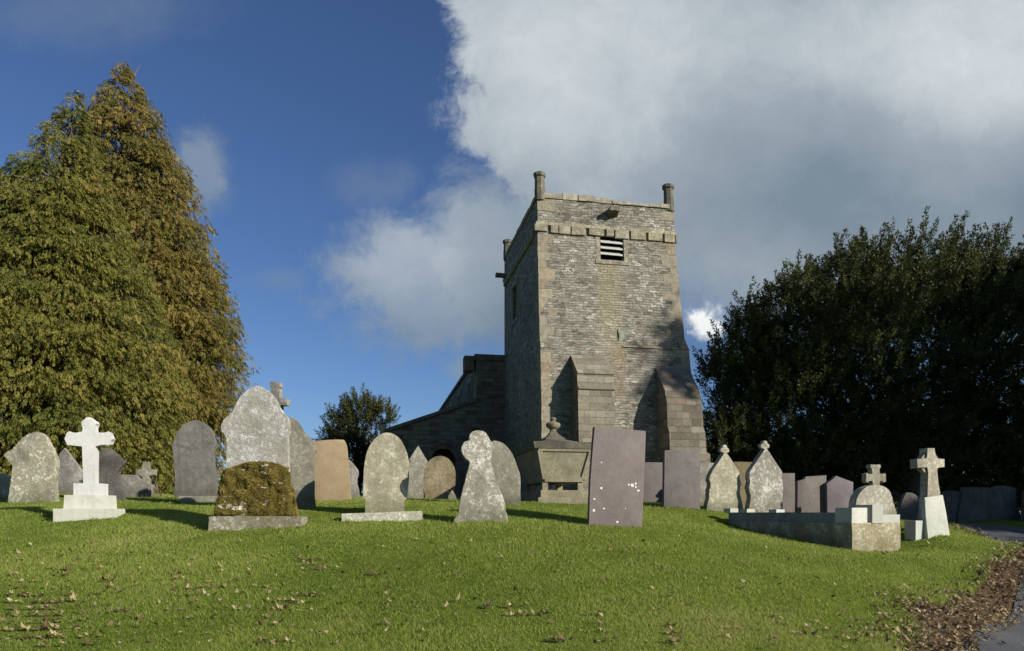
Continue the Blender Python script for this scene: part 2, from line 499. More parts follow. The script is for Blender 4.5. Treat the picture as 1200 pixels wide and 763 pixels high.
m_grass = foliage('grass_blades', [(.082, .122, .020), (.195, .270, .040), (.325, .375, .078), (.46, .44, .19)], .48, .6)
NB = 800000
d = 4.3 * (17.5 / 4.3) ** (rng.random(NB) ** 1.12)
u = rng.uniform(-.86, .80, NB); bx = u * d; by = d
pdv = path_dist(bx, by)
keep = (pdv > verge_width(bx, by) + rng.normal(0, .07, NB))
bx, by, d = bx[keep], by[keep], d[keep]
bz = terrain(bx, by) - .004
nb = len(bx)
pat = vnoise(bx, by, 2.2, 3); pat2 = vnoise(bx, by, 7, 5)
hgt = (.014 + .016 * rng.random(nb) + .011 * np.clip(pat + pat2 * .6, -.9, 1.5)) * (1 + .02 * d)
hgt *= np.where(rng.random(nb) < .03, 1.9, 1.)
hgt = np.maximum(hgt, .009)
edge = np.clip(1 - (path_dist(bx, by) - verge_width(bx, by)) / .35, 0, 1); hgt *= 1 + edge * 1.2
az = rng.uniform(0, 2 * math.pi, nb); lean = rng.uniform(.1, .9, nb) * hgt * 1.3
wid = (.0018 + .0014 * rng.random(nb)) * (.55 + .13 * d)
wa = rng.uniform(0, 2 * math.pi, nb)
base = np.stack([bx, by, bz], -1); wv = np.stack([np.cos(wa) * wid, np.sin(wa) * wid, np.zeros(nb)], -1)
tip = base + np.stack([np.cos(az) * lean, np.sin(az) * lean, hgt], -1)
pat3 = vnoise(bx, by, .9, 9); tone = .46 + .13 * pat + .09 * pat2 + .12 * pat3 + rng.normal(0, .15, nb)
tone = np.where(rng.random(nb) < .07, .95, tone)
me = tri_mesh('grass', np.stack([base - wv, base + wv, tip], 1), tone, m_grass)
tag(link('grass', me, None), 'short green lawn grass growing over the bank between the graves', 'grass', kind='stuff')

m_leaf = foliage('dead_leaf', [(.06, .040, .020), (.185, .130, .066), (.33, .255, .14), (.48, .40, .26)], .15, .7)
def leaf_faces(x, y, size, lift):
    """curled five-lobed dead leaves: fans of quads"""
    n = len(x); z = terrain(x, y) + lift
    out = []; ctr = np.stack([x, y, z], -1)
    rot = rng.uniform(0, 2 * math.pi, n)
    tilt = np.clip(rng.normal(0, .42, (n, 2)), -.7, .7); curl = rng.uniform(-.5, 1.3, n)
    tn = rng.beta(2.2, 2.2, n)
    lob = [(-1.7, .7), (-.8, .85), (0, 1.15), (.9, .8), (1.8, .65)]
    for a, l in lob:
        A = rot + a
        pts = []
        for (da, r) in ((0, 0.), (-.5, .66), (0, 1.), (.5, .62)):
            ll = r * l * size * (1 + rng.uniform(-.12, .12, n))
            lx = np.cos(A + da) * ll; ly = np.sin(A + da) * ll
            lz = lx * tilt[:, 0] + ly * tilt[:, 1] + curl * ll * ll / size * .75
            pts.append(ctr + np.stack([lx, ly, np.maximum(lz, -lift * .8 - .003)], -1))
        out.append((np.stack(pts, 1), np.clip(tn + rng.normal(0, .06, n), 0, 1)))
    return np.concatenate([o[0] for o in out]), np.concatenate([o[1] for o in out])
lpx, lpy = [], []
def clump(cx, cy, rx, ry, n):
    lpx.append(rng.normal(cx, rx, n)); lpy.append(rng.normal(cy, ry, n))
for c in [(55, 718, 50, 14, 40), (25, 690, 25, 12, 12), (100, 670, 14, 5, 6), (60, 735, 20, 12, 26), (230, 697, 22, 5, 18), (255, 690, 20, 3, 8), (215, 677, 10, 3, 5), (330, 710, 18, 6, 16), (318, 730, 12, 6, 7),
          (365, 660, 8, 3, 6), (370, 665, 9, 4, 7), (350, 655, 4, 3, 3), (365, 698, 18, 4, 9), (120, 685, 7, 2, 3), (145, 720, 6, 3, 4), (320, 750, 20, 5, 5), (378, 745, 3, 3, 2),
          (440, 676, 5, 2, 5), (570, 716, 4, 3, 5), (605, 718, 9, 2, 7), (640, 727, 6, 2, 3), (415, 727, 5, 3, 3), (455, 710, 10, 3, 3), (535, 678, 4, 3, 3), (655, 755, 9, 3, 8), (700, 725, 10, 4, 5), (710, 748, 5, 3, 4),
          (785, 735, 4, 3, 4), (790, 750, 6, 5, 6), (783, 700, 4, 2, 3), (1022, 740, 10, 5, 10), (1010, 752, 8, 4, 4), (1090, 700, 30, 12, 8), (1060, 745, 14, 8, 8), (960, 745, 20, 6, 5), (860, 740, 20, 8, 5)]:
    clump(c[0], c[1], c[2] * .85, c[3], int(c[4] * 2.8))
lpx.append(np.abs(rng.normal(0, 190, 170))); lpy.append(640 + 120 * rng.random(170) ** .8)
lpx.append(rng.uniform(0, 1100, 420)); lpy.append(623 + 140 * rng.random(420) ** 1.15)
lx, ly = ground_hit(np.concatenate(lpx), np.concatenate(lpy))
ok = ~np.isnan(lx); lx, ly = lx[ok], ly[ok]
ok = path_dist(lx, ly) > -.3; lx, ly = lx[ok], ly[ok]
f1, t1 = leaf_faces(lx, ly, rng.uniform(.013, .037, len(lx)), rng.uniform(.022, .036, len(lx)))
# the drift along the path edge
nV = 150000
vx = rng.uniform(0, 13, nV); vy = rng.uniform(2.5, 18, nV)
pdv = path_dist(vx, vy); wv_ = verge_width(vx, vy)
inn = np.abs(vx - 13) > 0
pr = np.where(pdv >= -.12, np.clip((wv_ + .25 - pdv) / .3, 0, 1), np.where(pdv > -.6, .035, .004))
# only the near (inner) side of the path
mid = np.interp(vy, [0, 3.5, 6, 8, 10.3, 12.6, 16, 19, 25], [3.2, 4.1, 5.5, 7.2, 9.0, 10.6, 11.7, 11.8, 10])
pr = np.where((vx > mid) & (pdv > -.7), pr * .15, pr) * np.clip(1.2 - (vy - 9) * .09, .2, 1)
sel = rng.random(nV) < pr * .62
vx, vy = vx[sel], vy[sel]
f2, t2 = leaf_faces(vx, vy, rng.uniform(.016, .040, len(vx)), rng.uniform(.012, .05, len(vx)))
me = tri_mesh('fallen_leaves', np.concatenate([f1, f2]), np.concatenate([t1, t2]), m_leaf)
tag(link('fallen_leaves', me, None), 'dry brown leaves scattered on the lawn and drifted along the path', 'leaves', kind='stuff')

# ------------------------------------------------------------------ stones of the churchyard
M = {}
M['lime'] = stone('lichened_limestone', (.30, .28, .225), (.15, .14, .11), (.44, .42, .35), .75, .22, .25, pit=.9, moss=.4)
M['pale'] = stone('pale_mottled_limestone', (.40, .385, .33), (.22, .21, .17), (.53, .52, .46), .8, .12, .2, pit=.8)
M['grey'] = stone('grey_gritstone', (.235, .225, .195), (.13, .125, .105), (.33, .315, .27), .3, .15, .45, pit=.6, moss=.35)
M['darkgrey'] = stone('dark_grey_gritstone', (.145, .138, .120), (.075, .071, .060), (.21, .20, .172), .12, .06, .65, pit=.5, moss=.35)
M['buff'] = stone('buff_gritstone', (.32, .295, .225), (.18, .165, .12), (.44, .41, .325), .45, .35, .3, pit=.7, moss=.45)
M['brown'] = stone('brown_gritstone', (.20, .165, .105), (.105, .085, .055), (.28, .235, .155), .2, .25, .35, pit=.9)
M['peach'] = stone('peach_sandstone', (.395, .30, .205), (.30, .22, .145), (.44, .35, .255), .05, .12, .3, pit=.3)
M['slate'] = stone('purple_grey_slate', (.178, .150, .153), (.135, .113, .117), (.215, .186, .186), .0, .04, .3, spots=.0, pit=.12, scale=.8)
M['slate2'] = stone('dull_purple_slate', (.165, .145, .145), (.115, .10, .10), (.205, .185, .182), .05, .06, .4, spots=.0, pit=.15)
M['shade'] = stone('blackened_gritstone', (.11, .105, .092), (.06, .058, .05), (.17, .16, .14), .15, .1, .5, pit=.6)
M['marble'] = stone('white_marble', (.58, .58, .555), (.40, .41, .36), (.63, .63, .61), .0, .05, .5, pit=.1)
M['marble2'] = stone('grey_white_marble', (.43, .44, .42), (.29, .31, .28), (.50, .51, .49), .0, .05, .35, pit=.08)
M['plinth'] = stone('rough_plinth_stone', (.36, .31, .21), (.17, .135, .085), (.50, .46, .36), .6, .45, .3, pit=1., moss=.3)
M['plinthpale'] = stone('lichen_white_plinth_stone', (.33, .295, .215), (.15, .125, .075), (.48, .45, .37), .95, .5, .2, pit=1., moss=.2)
M['kerb'] = stone('grey_kerb_stone', (.20, .205, .185), (.10, .105, .09), (.28, .285, .26), .0, .0, .4, pit=.15)  # one even grey for the kerb, darker than the marble blocks
M['tomb'] = stone('sooty_tomb_sandstone', (.225, .20, .145), (.13, .115, .082), (.31, .285, .21), .15, .12, .35, pit=.4)
M['tombdark'] = stone('sooty_tomb_roof_stone', (.135, .125, .096), (.075, .07, .054), (.21, .20, .155), .2, .15, .4, pit=.5)

def add_spots(m, pts):
    g = NT(m.node_tree); b = m.node_tree.nodes['Principled BSDF']
    src = b.inputs['Base Color'].links[0].from_socket
    tc = g.new('ShaderNodeTexCoord'); ov = tc.outputs['Object']
    ov = g.vm('ADD', ov, g.scale(g.vm('SUBTRACT', g.noise(ov, 38, 4, .7, color=True), (.5, .5, .5)), (.036, .0, .036)))
    mk = None
    for x, z, r in pts:
        n = g.new('ShaderNodeVectorMath', operation='DISTANCE'); g.put(n.inputs[0], g.scale(ov, (1, 0, 1))); n.inputs[1].default_value = (x, 0, z)
        q = g.sstep(n.outputs['Value'], r * 1.15, r * .8); mk = q if mk is None else g.m('MAXIMUM', mk, q)
    g.put(b.inputs['Base Color'], g.mix(g.m('MULTIPLY', mk, .9), src, (.66, .66, .62)))

def plane_map(base, yaw, tilt=0.):
    """photo pixel -> (x, z) in the plane of a stone's face; the stone stands at base, turned by yaw, leaning back by tilt"""
    R = Matrix.Rotation(yaw, 3, 'Z') @ Matrix.Rotation(-tilt, 3, 'X')
    nrm = R @ Vector((0, -1, 0)); ex = R @ Vector((1, 0, 0)); ez = R @ Vector((0, 0, 1))
    eye = Vector((0, 0, EYE))
    def f(px, py):
        r = Vector(((px - CX) / F, 1, (HY - py) / F))
        t = (base - eye).dot(nrm) / r.dot(nrm)
        q = eye + r * t - base
        return (q.dot(ex), q.dot(ez))
    return f

BASES = []
HG = 'headstones standing in the churchyard'
def headstone(outline, d, mat, label, thick=.11, yaw=8., tilt=0., sub=4, bev=.012, name='headstone', parent=None, cat='headstone', jit=.004, sink=.14, corner=48, group=HG, bpx=None):
    ys = sorted(outline, key=lambda p: -p[1])[:2]
    by_ = max(p[1] for p in outline); bx_ = bpx if bpx is not None else (min(p[0] for p in outline) + max(p[0] for p in outline)) / 2
    base = P(bx_, by_, d); yw, tl = math.radians(yaw), math.radians(tilt)
    BASES.append((base.x, base.y, max(p[0] for p in outline if p[1] > by_ - 12) / F * d - min(p[0] for p in outline if p[1] > by_ - 12) / F * d, yw))
    f = plane_map(base, yw, tl)
    pts = [f(*p) for p in outline]
    pts = smooth_outline(pts, sub, corner)
    lo = min(p[1] for p in pts)
    out = []
    for p in pts:
        x, z = p[0], p[1]
        w = mnoise.noise_vector(Vector((x * 9, z * 9, d * 3.3)))
        x += w[0] * jit * 2; z += w[1] * jit * 2
        out.append((x, z))
    # bottom edge goes into the ground
    out2 = []
    for (x, z) in out:
        out2.append((x, z - sink if z < lo + .07 else z))
    bm = bmesh.new(); extrude_outline(bm, out2, 0, thick, bev)
    o = bm_obj(name, bm, mat, parent, smooth=32)
    if parent is None:
        o.location = base; o.rotation_euler = (Matrix.Rotation(yw, 3, 'Z') @ Matrix.Rotation(-tl, 3, 'X')).to_euler()
        tag(o, label, cat, group)
    return o, base, f

# -- left of the picture
headstone([(-14, 592), (-12, 566), (-4, 556), (4, 555), (9, 560), (12, 572), (13, 592)], 13.8, M['lime'], 'rough pinkish grey stump of a headstone at the far left edge', jit=.012)
headstone([(9, 593), (11, 575), (13, 560), (15, 546), (10, 540), (4, 533), (15, 526), (19, 521), (28, 512), (40, 506), (50, 509), (57, 520), (62, 531), (66, 543), (64, 553), (63, 575), (66, 590)], 13, M['lime'],
          'lichen blotched headstone with a pointed left shoulder, left of the white cross', thick=.14, yaw=6, jit=.008)
headstone([(64, 583), (66, 541), (75, 525), (85, 538), (95, 552), (94, 562), (91, 565), (90, 583)], 15, M['grey'], 'smooth grey gabled headstone partly behind the white cross', yaw=6, corner=30)
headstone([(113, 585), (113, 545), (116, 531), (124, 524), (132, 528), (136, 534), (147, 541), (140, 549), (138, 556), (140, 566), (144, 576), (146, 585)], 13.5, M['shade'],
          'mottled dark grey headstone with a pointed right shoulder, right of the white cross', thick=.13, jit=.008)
headstone([(140, 585), (139, 562), (143, 556), (158, 556), (164, 563), (170, 566), (178, 568), (177, 585)], 15, M['grey'], 'low broken grey headstone in front of the tiny stone cross', thick=.2, jit=.012)
# tiny cross behind
def cross_outline(cx, top, bot, army0, army1, ax0, ax1, sx0, sx1):
    return [(sx0, bot), (sx0, army1), (ax0, army1), (ax0, army0), (sx0, army0), (sx0, top), (sx1, top), (sx1, army0), (ax1, army0), (ax1, army1), (sx1, army1), (sx1, bot)]
headstone(cross_outline(170, 541, 583, 550, 557, 159, 182, 167, 174), 16, M['grey'], 'tiny plain grey stone cross near the brown bush', yaw=5, cat='stone cross', name='stone_cross', thick=.12, sub=1, group=None)

# white cross
base = P(105, 607, 10.5); yw = math.radians(11)
f = plane_map(base, yw)
root = empty('marble_cross', base, yw, 'bright white marble cross on three stepped white blocks', 'memorial cross')
def ext(name, pts, mat, parent, y0, y1, sub=4, bev=.008, corner=48, jit=0.):
    pts = smooth_outline(pts, sub, corner) if sub > 1 else [Vector(p) for p in pts]
    bm = bmesh.new(); extrude_outline(bm, [(p[0], p[1]) for p in pts], y0, y1, bev)
    return bm_obj(name, bm, mat, parent, smooth=32)
cr = [(99, 567), (99, 523), (86, 523), (85, 521), (83, 523), (80, 521), (80, 518), (77, 515), (80, 511), (80, 508), (83, 506), (85, 508), (99, 507), (99, 499), (97, 497), (98, 494), (101, 493), (103, 490), (105.5, 489.5), (108, 490), (110, 493),
      (114, 494), (115, 497), (113, 499), (113, 507), (126, 508), (128, 506), (131, 508), (131, 511), (134, 515), (131, 518), (131, 521), (128, 523), (126, 521), (113.5, 523), (114, 567)]
ext('cross', [f(*p) for p in cr], M['marble'], root, -.07, .07, 2, .012, 60)
for i, (x0, x1, y0, y1, dp) in enumerate([(90, 123.5, 567, 581, .14), (79, 133, 580.7, 596.5, .20), (67, 143, 596.2, 611, .26)]):
    a = f(x0, y1); c = f(x1, y0)
    bm = bmesh.new(); z0 = a[1] - (.12 if i == 2 else 0)
    k_ = (.965, .94, .915)[i]; xm_ = (a[0] + c[0]) / 2 + (0, .004, .012)[i]; hw_ = (c[0] - a[0]) / 2 * k_
    abox(bm, xm_ - hw_, xm_ + hw_, -dp, dp, z0, c[1])
    if i == 1:
        for v in bm.verts:
            if v.co.z > c[1] - .01: v.co.x *= .965; v.co.y *= .965
    bevel_all(bm, .012)
    bm_obj('step', bm, M['marble'], root)

# grey rounded stone with shoulders + plinth
base = P(230, 588, 13); yw = math.radians(9); f = plane_map(base, yw)
root = empty('headstone', base, yw, 'dark grey streaked headstone with a rounded top before the big conifers', 'headstone', HG)
o6 = [(204, 582), (205, 560), (203, 532), (201, 521), (204, 517), (207, 508), (214, 499), (222, 494), (229, 492.5), (238, 495), (246, 502), (250, 511), (253, 520), (250, 530), (252, 558), (253, 573), (256, 582)]
ext('slab', [f(*p) for p in o6], M['darkgrey'], root, 0, .13)
a = f(211, 592); c = f(258, 581.5); bm = bmesh.new(); abox(bm, a[0], c[0], -.1, .24, a[1] - .12, c[1]); bevel_all(bm, .015); bm_obj('plinth', bm, M['grey'], root)

# mossy stone
base = P(303, 617, 9.5); yw = math.radians(5); f = plane_map(base, yw)
root = empty('headstone', base, yw, 'large pale headstone with its lower half buried in thick brown moss', 'headstone', HG)
o7 = [(266, 600), (265.5, 560), (265, 513), (261, 508), (259, 502), (260, 495), (265, 489), (271, 485), (276, 475), (281, 466), (290, 457), (300, 452), (310, 455), (318, 462), (324, 471), (327, 480), (334, 486), (338, 493), (338, 502), (336.5, 512), (338, 560), (340, 600)]
ext('slab', [f(*p) for p in o7], M['pale'], root, 0, .13, bev=.016)
a = f(252, 621); c = f(356, 605); bm = bmesh.new(); abox(bm, a[0], c[0], -.24, .22, a[1] - .1, c[1]); bevel_all(bm, .02); roughen(bm, .022, 6, 5); bm_obj('plinth', bm, M['plinthpale'], root)
# moss cushion: a lumpy mass hugging the slab, plus its leafy fuzz
m_moss, g, b = new_mat('moss')
tc = g.new('ShaderNodeTexCoord'); ov = tc.outputs['Object']
n1 = g.noise(ov, 7, 6, .7); n2 = g.noise(ov, 55, 5, .75)
col = g.ramp(n2, [(.3, (.055, .042, .010)), (.5, (.165, .128, .028)), (.75, (.28, .225, .058))])
col = g.mix(g.sstep(n1, .42, .65), col, (.085, .068, .013))
bare = g.sstep(g.noise(g.vm('ADD', g.scale(ov, (1., 1., 1.9)), (2.3, 0, 4.4)), 4.6, 4, .6), .585, .61)
g.put(b.inputs['Base Color'], g.mix(bare, col, g.ramp(n1, [(.3, (.3, .28, .22)), (.7, (.55, .53, .46))])))
bump(g, b, g.m('MULTIPLY', n2, g.m('SUBTRACT', 1, bare)), 1., .05)
mo = [(254, 607), (256, 590), (260, 571), (261, 557), (264, 549), (275, 547), (288, 542), (304, 540.5), (320, 542), (330, 545), (338, 548), (340, 557), (340, 566), (345, 577), (346, 590), (350, 607)]
pts = smooth_outline([f(*p) for p in mo], 4)
bm = bmesh.new()
fv = [bm.verts.new((p[0], 0, p[1])) for p in pts]
fc = bm.faces.new(fv)
bmesh.ops.triangulate(bm, faces=[fc])
for _ in range(6):
    es = [e for e in bm.edges if e.calc_length() > .028]
    if not es: break
    bmesh.ops.subdivide_edges(bm, edges=es, cuts=1); bmesh.ops.triangulate(bm, faces=bm.faces[:])
zt = f(303, 541)[1]; zb = f(303, 606)[1]
bnd = [v for v in bm.verts if v.is_boundary]; bset = set(bnd)
bl = [v.co.copy() for v in bnd]
for v in bm.verts:
    if v in bset: v.co.y = .02; continue
    t = (v.co.z - zb) / (zt - zb)
    dd = min((v.co - q).length for q in bl)
    prof = .06 + .16 * (1 - t)
    e = min(1, dd / .05)
    v.co.y = -prof * math.sqrt(max(0, 1 - (1 - e) ** 2)) + .02
    v.co.y -= (.055 * mnoise.noise(v.co * 6.5) + .030 * mnoise.noise(v.co * 17) + .012 * mnoise.noise(v.co * 40)) * e
moss_f = [(f_.calc_center_median().copy(), f_.normal.copy(), f_.calc_area()) for f_ in bm.faces]
for v in bnd: v.co.y = .03
bm.normal_update()
if sum(f_.normal.y for f_ in bm.faces) > 0: bmesh.ops.reverse_faces(bm, faces=bm.faces); bm.normal_update()
mossv = np.array([[v.co[:] for v in f_.verts] for f_ in bm.faces]); mossn = np.array([f_.normal[:] for f_ in bm.faces]); mossa = np.array([f_.calc_area() for f_ in bm.faces])
mo_ = bm_obj('moss', bm, m_moss, root, smooth=80)
k_ = rng.choice(len(mossa), 15000, p=mossa / mossa.sum()); uu = rng.dirichlet((1, 1, 1), 15000)
bp_ = (mossv[k_] * uu[:, :, None]).sum(1); keepm = bp_[:, 1] < .018
bare_ = np.array([mnoise.noise((p[0] * 5, p[1] * 5 + 3, p[2] * 9)) for p in bp_]); keepm &= bare_ < .42; keepm &= ~((np.array([mnoise.noise((p[0] * 6, 0, p[2] * 6)) for p in bp_]) > .1) & (bp_[:, 2] < .1))
bp_, nn_ = bp_[keepm], mossn[k_][keepm]; nm_ = len(bp_)
td_ = nn_ + rng.normal(0, .55, (nm_, 3)) + np.array([0, 0, .25]); td_ /= np.linalg.norm(td_, axis=1, keepdims=True)
w_ = np.cross(td_, rng.normal(0, 1, (nm_, 3))); w_ = w_ / np.linalg.norm(w_, axis=1, keepdims=True) * .004
cl_ = np.array([mnoise.noise((p[0] * 11, p[1] * 11, p[2] * 11)) for p in bp_])
m_mf = foliage('moss_tips', [(.065, .050, .012), (.195, .152, .034), (.31, .25, .068), (.40, .34, .12)], .2)
link('moss_tips', tri_mesh('moss_tips', np.stack([bp_ - w_, bp_ + w_, bp_ + td_ * rng.uniform(.012, .03, nm_)[:, None]], 1), .42 + .5 * cl_ + rng.normal(0, .14, nm_), m_mf), None, mo_)

# things behind the mossy stone
headstone([(313, 560), (315, 486), (318, 476), (309, 475), (308, 466), (318, 464), (318, 454), (316, 453), (316, 447), (328, 448), (328, 453), (326, 455), (327, 467), (330, 468), (330, 466), (336.5, 467), (336.5, 475), (330, 475), (328, 474), (328, 486), (332, 560), (336, 592), (308, 592)], 12.6, M['grey'],
          'thin grey stone cross rising behind the mossy headstone', yaw=-6, cat='stone cross', name='stone_cross', thick=.14, sub=1, group=None, bev=.01)
headstone([(306, 598), (306, 540), (307, 520), (316, 500), (330, 490), (338, 489), (346, 491), (352, 498), (357, 507), (364, 514), (369, 523), (370.5, 528), (367, 534), (368, 560), (368, 582), (371, 598)], 11.2, M['grey'],
          'grey ogee topped headstone tucked behind the mossy one', thick=.14, yaw=10)
headstone([(365, 589), (366, 517), (399, 515), (405, 519), (407, 530), (409, 555), (412, 589)], 13.2, M['peach'], 'warm peach coloured square headstone with a rounded right corner', yaw=8)
headstone([(398, 589), (399, 545), (405, 537), (412, 541), (419, 550), (420, 557), (418, 564), (421, 576), (423, 589)], 14.2, M['grey'], 'small grey headstone peeping out right of the peach one', yaw=8)

# round topped stone with block and kerb
base = P(452, 606, 10.4); yw = math.radians(9); f = plane_map(base, yw)
root = empty('headstone', base, yw, 'pale buff round topped headstone on a block behind a low kerb', 'headstone', HG)
o12 = [(425.5, 586), (426, 560), (427, 545), (430, 530), (436, 518), (445, 509.5), (453, 507), (462, 509), (470, 516), (476, 528), (479, 541), (479.5, 560), (477, 586)]
ext('slab', [f(*p) for p in o12], M['buff'], root, 0, .12)
a = f(428, 606); c = f(474, 585.5); bm = bmesh.new(); abox(bm, a[0], c[0], -.04, .2, a[1] - .1, c[1]); bevel_all(bm, .012); bm_obj('block', bm, M['buff'], root)
a = f(403, 612); c = f(494, 598)
bm = bmesh.new(); abox(bm, a[0], c[0], -.40, -.14, a[1] - .12, c[1] - .01)
for v in bm.verts:
    if v.co.x < 0: v.co.z -= .04
bevel_all(bm, .012); roughen(bm, .006, 6, 3); bm_obj('kerb', bm, M['pale'], root)

headstone([(474, 590), (477, 545), (483, 533), (490, 522), (496, 532), (501.5, 541), (498, 549), (496, 568), (497, 590)], 13.6, M['grey'], 'slim grey headstone with a sharp pointed top', yaw=9, corner=28)
headstone([(500, 588), (496, 572), (494, 560), (497, 548), (504, 539), (514, 534), (523, 536), (530, 543), (534, 556), (532, 588)], 15.2, M['brown'], 'round brown headstone in front of the church doorway', yaw=9, thick=.14, jit=.008)
headstone([(524, 590), (526, 580), (530, 574), (534, 581), (536, 590)], 14, M['grey'], 'tiny pointed footstone beside the clover topped headstone', yaw=9, corner=25, cat='footstone', name='footstone', group=None)
headstone([(570, 594), (571, 535), (574, 520), (579, 516), (587, 518), (595, 524), (602, 535), (607, 549), (610, 561), (610, 594)], 12.2, M['grey'], 'smooth grey round shouldered headstone behind the clover topped one', yaw=10)
headstone([(528, 614), (531, 608), (536, 606), (538, 594), (541, 580), (545, 564), (549, 550), (551.5, 540), (547, 538.5), (543, 534), (541, 527), (542.5, 520), (546, 516.5), (551, 516), (550.5, 511), (553, 507), (558, 505), (565, 505), (570, 508), (573, 513), (574, 517), (577, 520), (578, 526), (576.5, 532), (575, 537), (578, 552), (584, 570), (591, 586), (593, 600), (596, 606), (597, 614)], 9.8, M['lime'],
          'leaning clover topped headstone with white lichen round its foot', yaw=8, thick=.16, bev=.018, jit=.006, tilt=2)

# big slate
_o, _b, _f = headstone([(689, 618), (692, 560), (696.5, 500), (727, 502.5), (757, 505), (755, 560), (751.5, 619), (720, 619)], 9.7, M['slate'], 'tall leaning purple slate slab with white lichen spots, nearest the tower', yaw=13, thick=.075, sub=1, bev=.005, jit=.0, tilt=5)
add_spots(M['slate'], [(*_f(px_, py_), r_ * .82 / F * 9.7) for px_, py_, r_ in [(705, 572, 1.7), (696.5, 584.7, 1.4), (696, 598, 1.9), (708, 596, 1.5), (723.6, 611.7, 1.6), (737, 568, 1.3), (741, 568.5, 2.3), (745, 567, 1.6), (748, 575, 1.6), (733, 596, .8), (705, 542, .9), (745, 570.5, 1.2)]])
headstone([(750, 593), (752, 541.5), (778, 542), (779, 593)], 15, M['slate2'], 'low purple slate headstone right behind the tall leaning slab', yaw=10, thick=.08, sub=1, bev=.006, jit=0)
headstone([(778, 593), (779, 527.5), (820, 528), (820.5, 599), (800, 599)], 13.5, M['slate2'], 'broad plain purple slate headstone below the right buttress', yaw=10, thick=.1, sub=1, bev=.006, jit=0)
headstone([(819, 600), (820, 542), (842, 542.5), (842, 600)], 15.2, M['grey'], 'square grey headstone mostly hidden by the left gabled one', yaw=10, sub=1, jit=.003)

def gabled(o, fin, d, mat, label, yaw):
    base = P((o[0][0] + o[-1][0]) / 2, max(p[1] for p in o), d); yw = math.radians(yaw); f = plane_map(base, yw)
    root = empty('headstone', base, yw, label, 'headstone', HG)
    pts = [f(*p) for p in o]; lo = min(p[1] for p in pts)
    pts = [(x, z - .14 if z < lo + .05 else z) for x, z in pts]
    ext('slab', pts, mat, root, 0, .15, 3, .016, 42)
    cx, cz = f(*fin); r = 5.2 / F * d
    bm = bmesh.new()
    for (dx, dz, rr) in ((0, .55, .62), (-.62, -.1, .55), (.62, -.1, .55), (0, -.6, .5)):
        pr = [(cx + dx * r + math.cos(t) * rr * r, cz + dz * r + math.sin(t) * rr * r) for t in np.linspace(0, 2 * math.pi, 14, endpoint=False)]
        extrude_outline(bm, pr, .03 + .004 * dx, .13 - .005 * dz, .012)
    bm_obj('finial', bm, mat, root)
gabled([(826, 603), (829, 592), (832, 580), (831, 573), (834, 569), (831, 563), (833, 555), (841, 543), (849, 531), (852, 531), (860, 543), (867, 554), (866.5, 562), (869, 568), (866, 575), (869, 586), (874, 603)], (850.5, 527), 13.8, M['buff'], 'greenish gabled headstone with a clover finial and a chipped right edge', 14)
gabled([(874, 605), (879, 590), (880, 578), (877, 571), (880, 566), (878, 557), (880, 551), (888, 539), (896.5, 526), (899, 526), (908, 540), (917, 553), (916, 562), (918, 568), (917, 585), (918, 605)], (898, 522), 13.8, M['lime'], 'pale gabled headstone with a clover finial, the taller of two', 14)
headstone([(858, 602), (860, 541), (884, 541.5), (884, 602)], 15.2, M['brown'], 'square brown headstone seen between the two gabled ones', yaw=10, sub=1, jit=.003)
headstone([(908, 604), (909, 554.5), (931.5, 554.5), (932, 604)], 15, M['slate2'], 'plain purple slate headstone right of the taller gabled one', yaw=10, thick=.09, sub=1, bev=.006, jit=0)
headstone([(934, 606), (935, 564), (943.5, 561.5), (944, 558.5), (968.5, 557), (968.5, 606)], 14, M['slate2'], 'purple slate headstone with a stepped left corner', yaw=10, thick=.09, sub=1, bev=.006, jit=0)
headstone([(970, 608), (969, 566), (976, 562), (979.5, 557.5), (986, 560), (1000, 565), (1000, 608)], 14, M['slate2'], 'purple slate headstone with a blunt pointed top', yaw=10, thick=.09, sub=1, bev=.006, jit=0)

# cross on a rounded stone
base = P(1027, 614, 13); yw = math.radians(12); f = plane_map(base, yw)
root = empty('cross_headstone', base, yw, 'domed grey headstone topped by a small flared stone cross', 'headstone', HG)
o25 = [(1003, 630), (1003, 595), (1005, 583), (1011, 574), (1020, 569), (1030, 568.5), (1039, 572), (1045, 580), (1047, 592), (1050, 598), (1050, 630)]
ext('slab', [f(*p) for p in o25], M['buff'], root, 0, .2, 4, .02)
c25 = [(1024, 571), (1024.5, 563), (1020, 563), (1018, 566), (1016, 563), (1017, 559), (1016, 555), (1018, 554), (1020, 556), (1024.5, 555.5), (1024, 550), (1021, 547), (1022, 544), (1028, 545), (1033, 544), (1034, 547), (1031.5, 550), (1032, 555.5), (1036, 556), (1038, 554), (1040, 556), (1039, 560), (1040, 564), (1037, 566), (1036, 563), (1032, 563), (1032.5, 571)]
ext('cross', [f(*p) for p in c25], M['buff'], root, .03, .15, 1, .008)

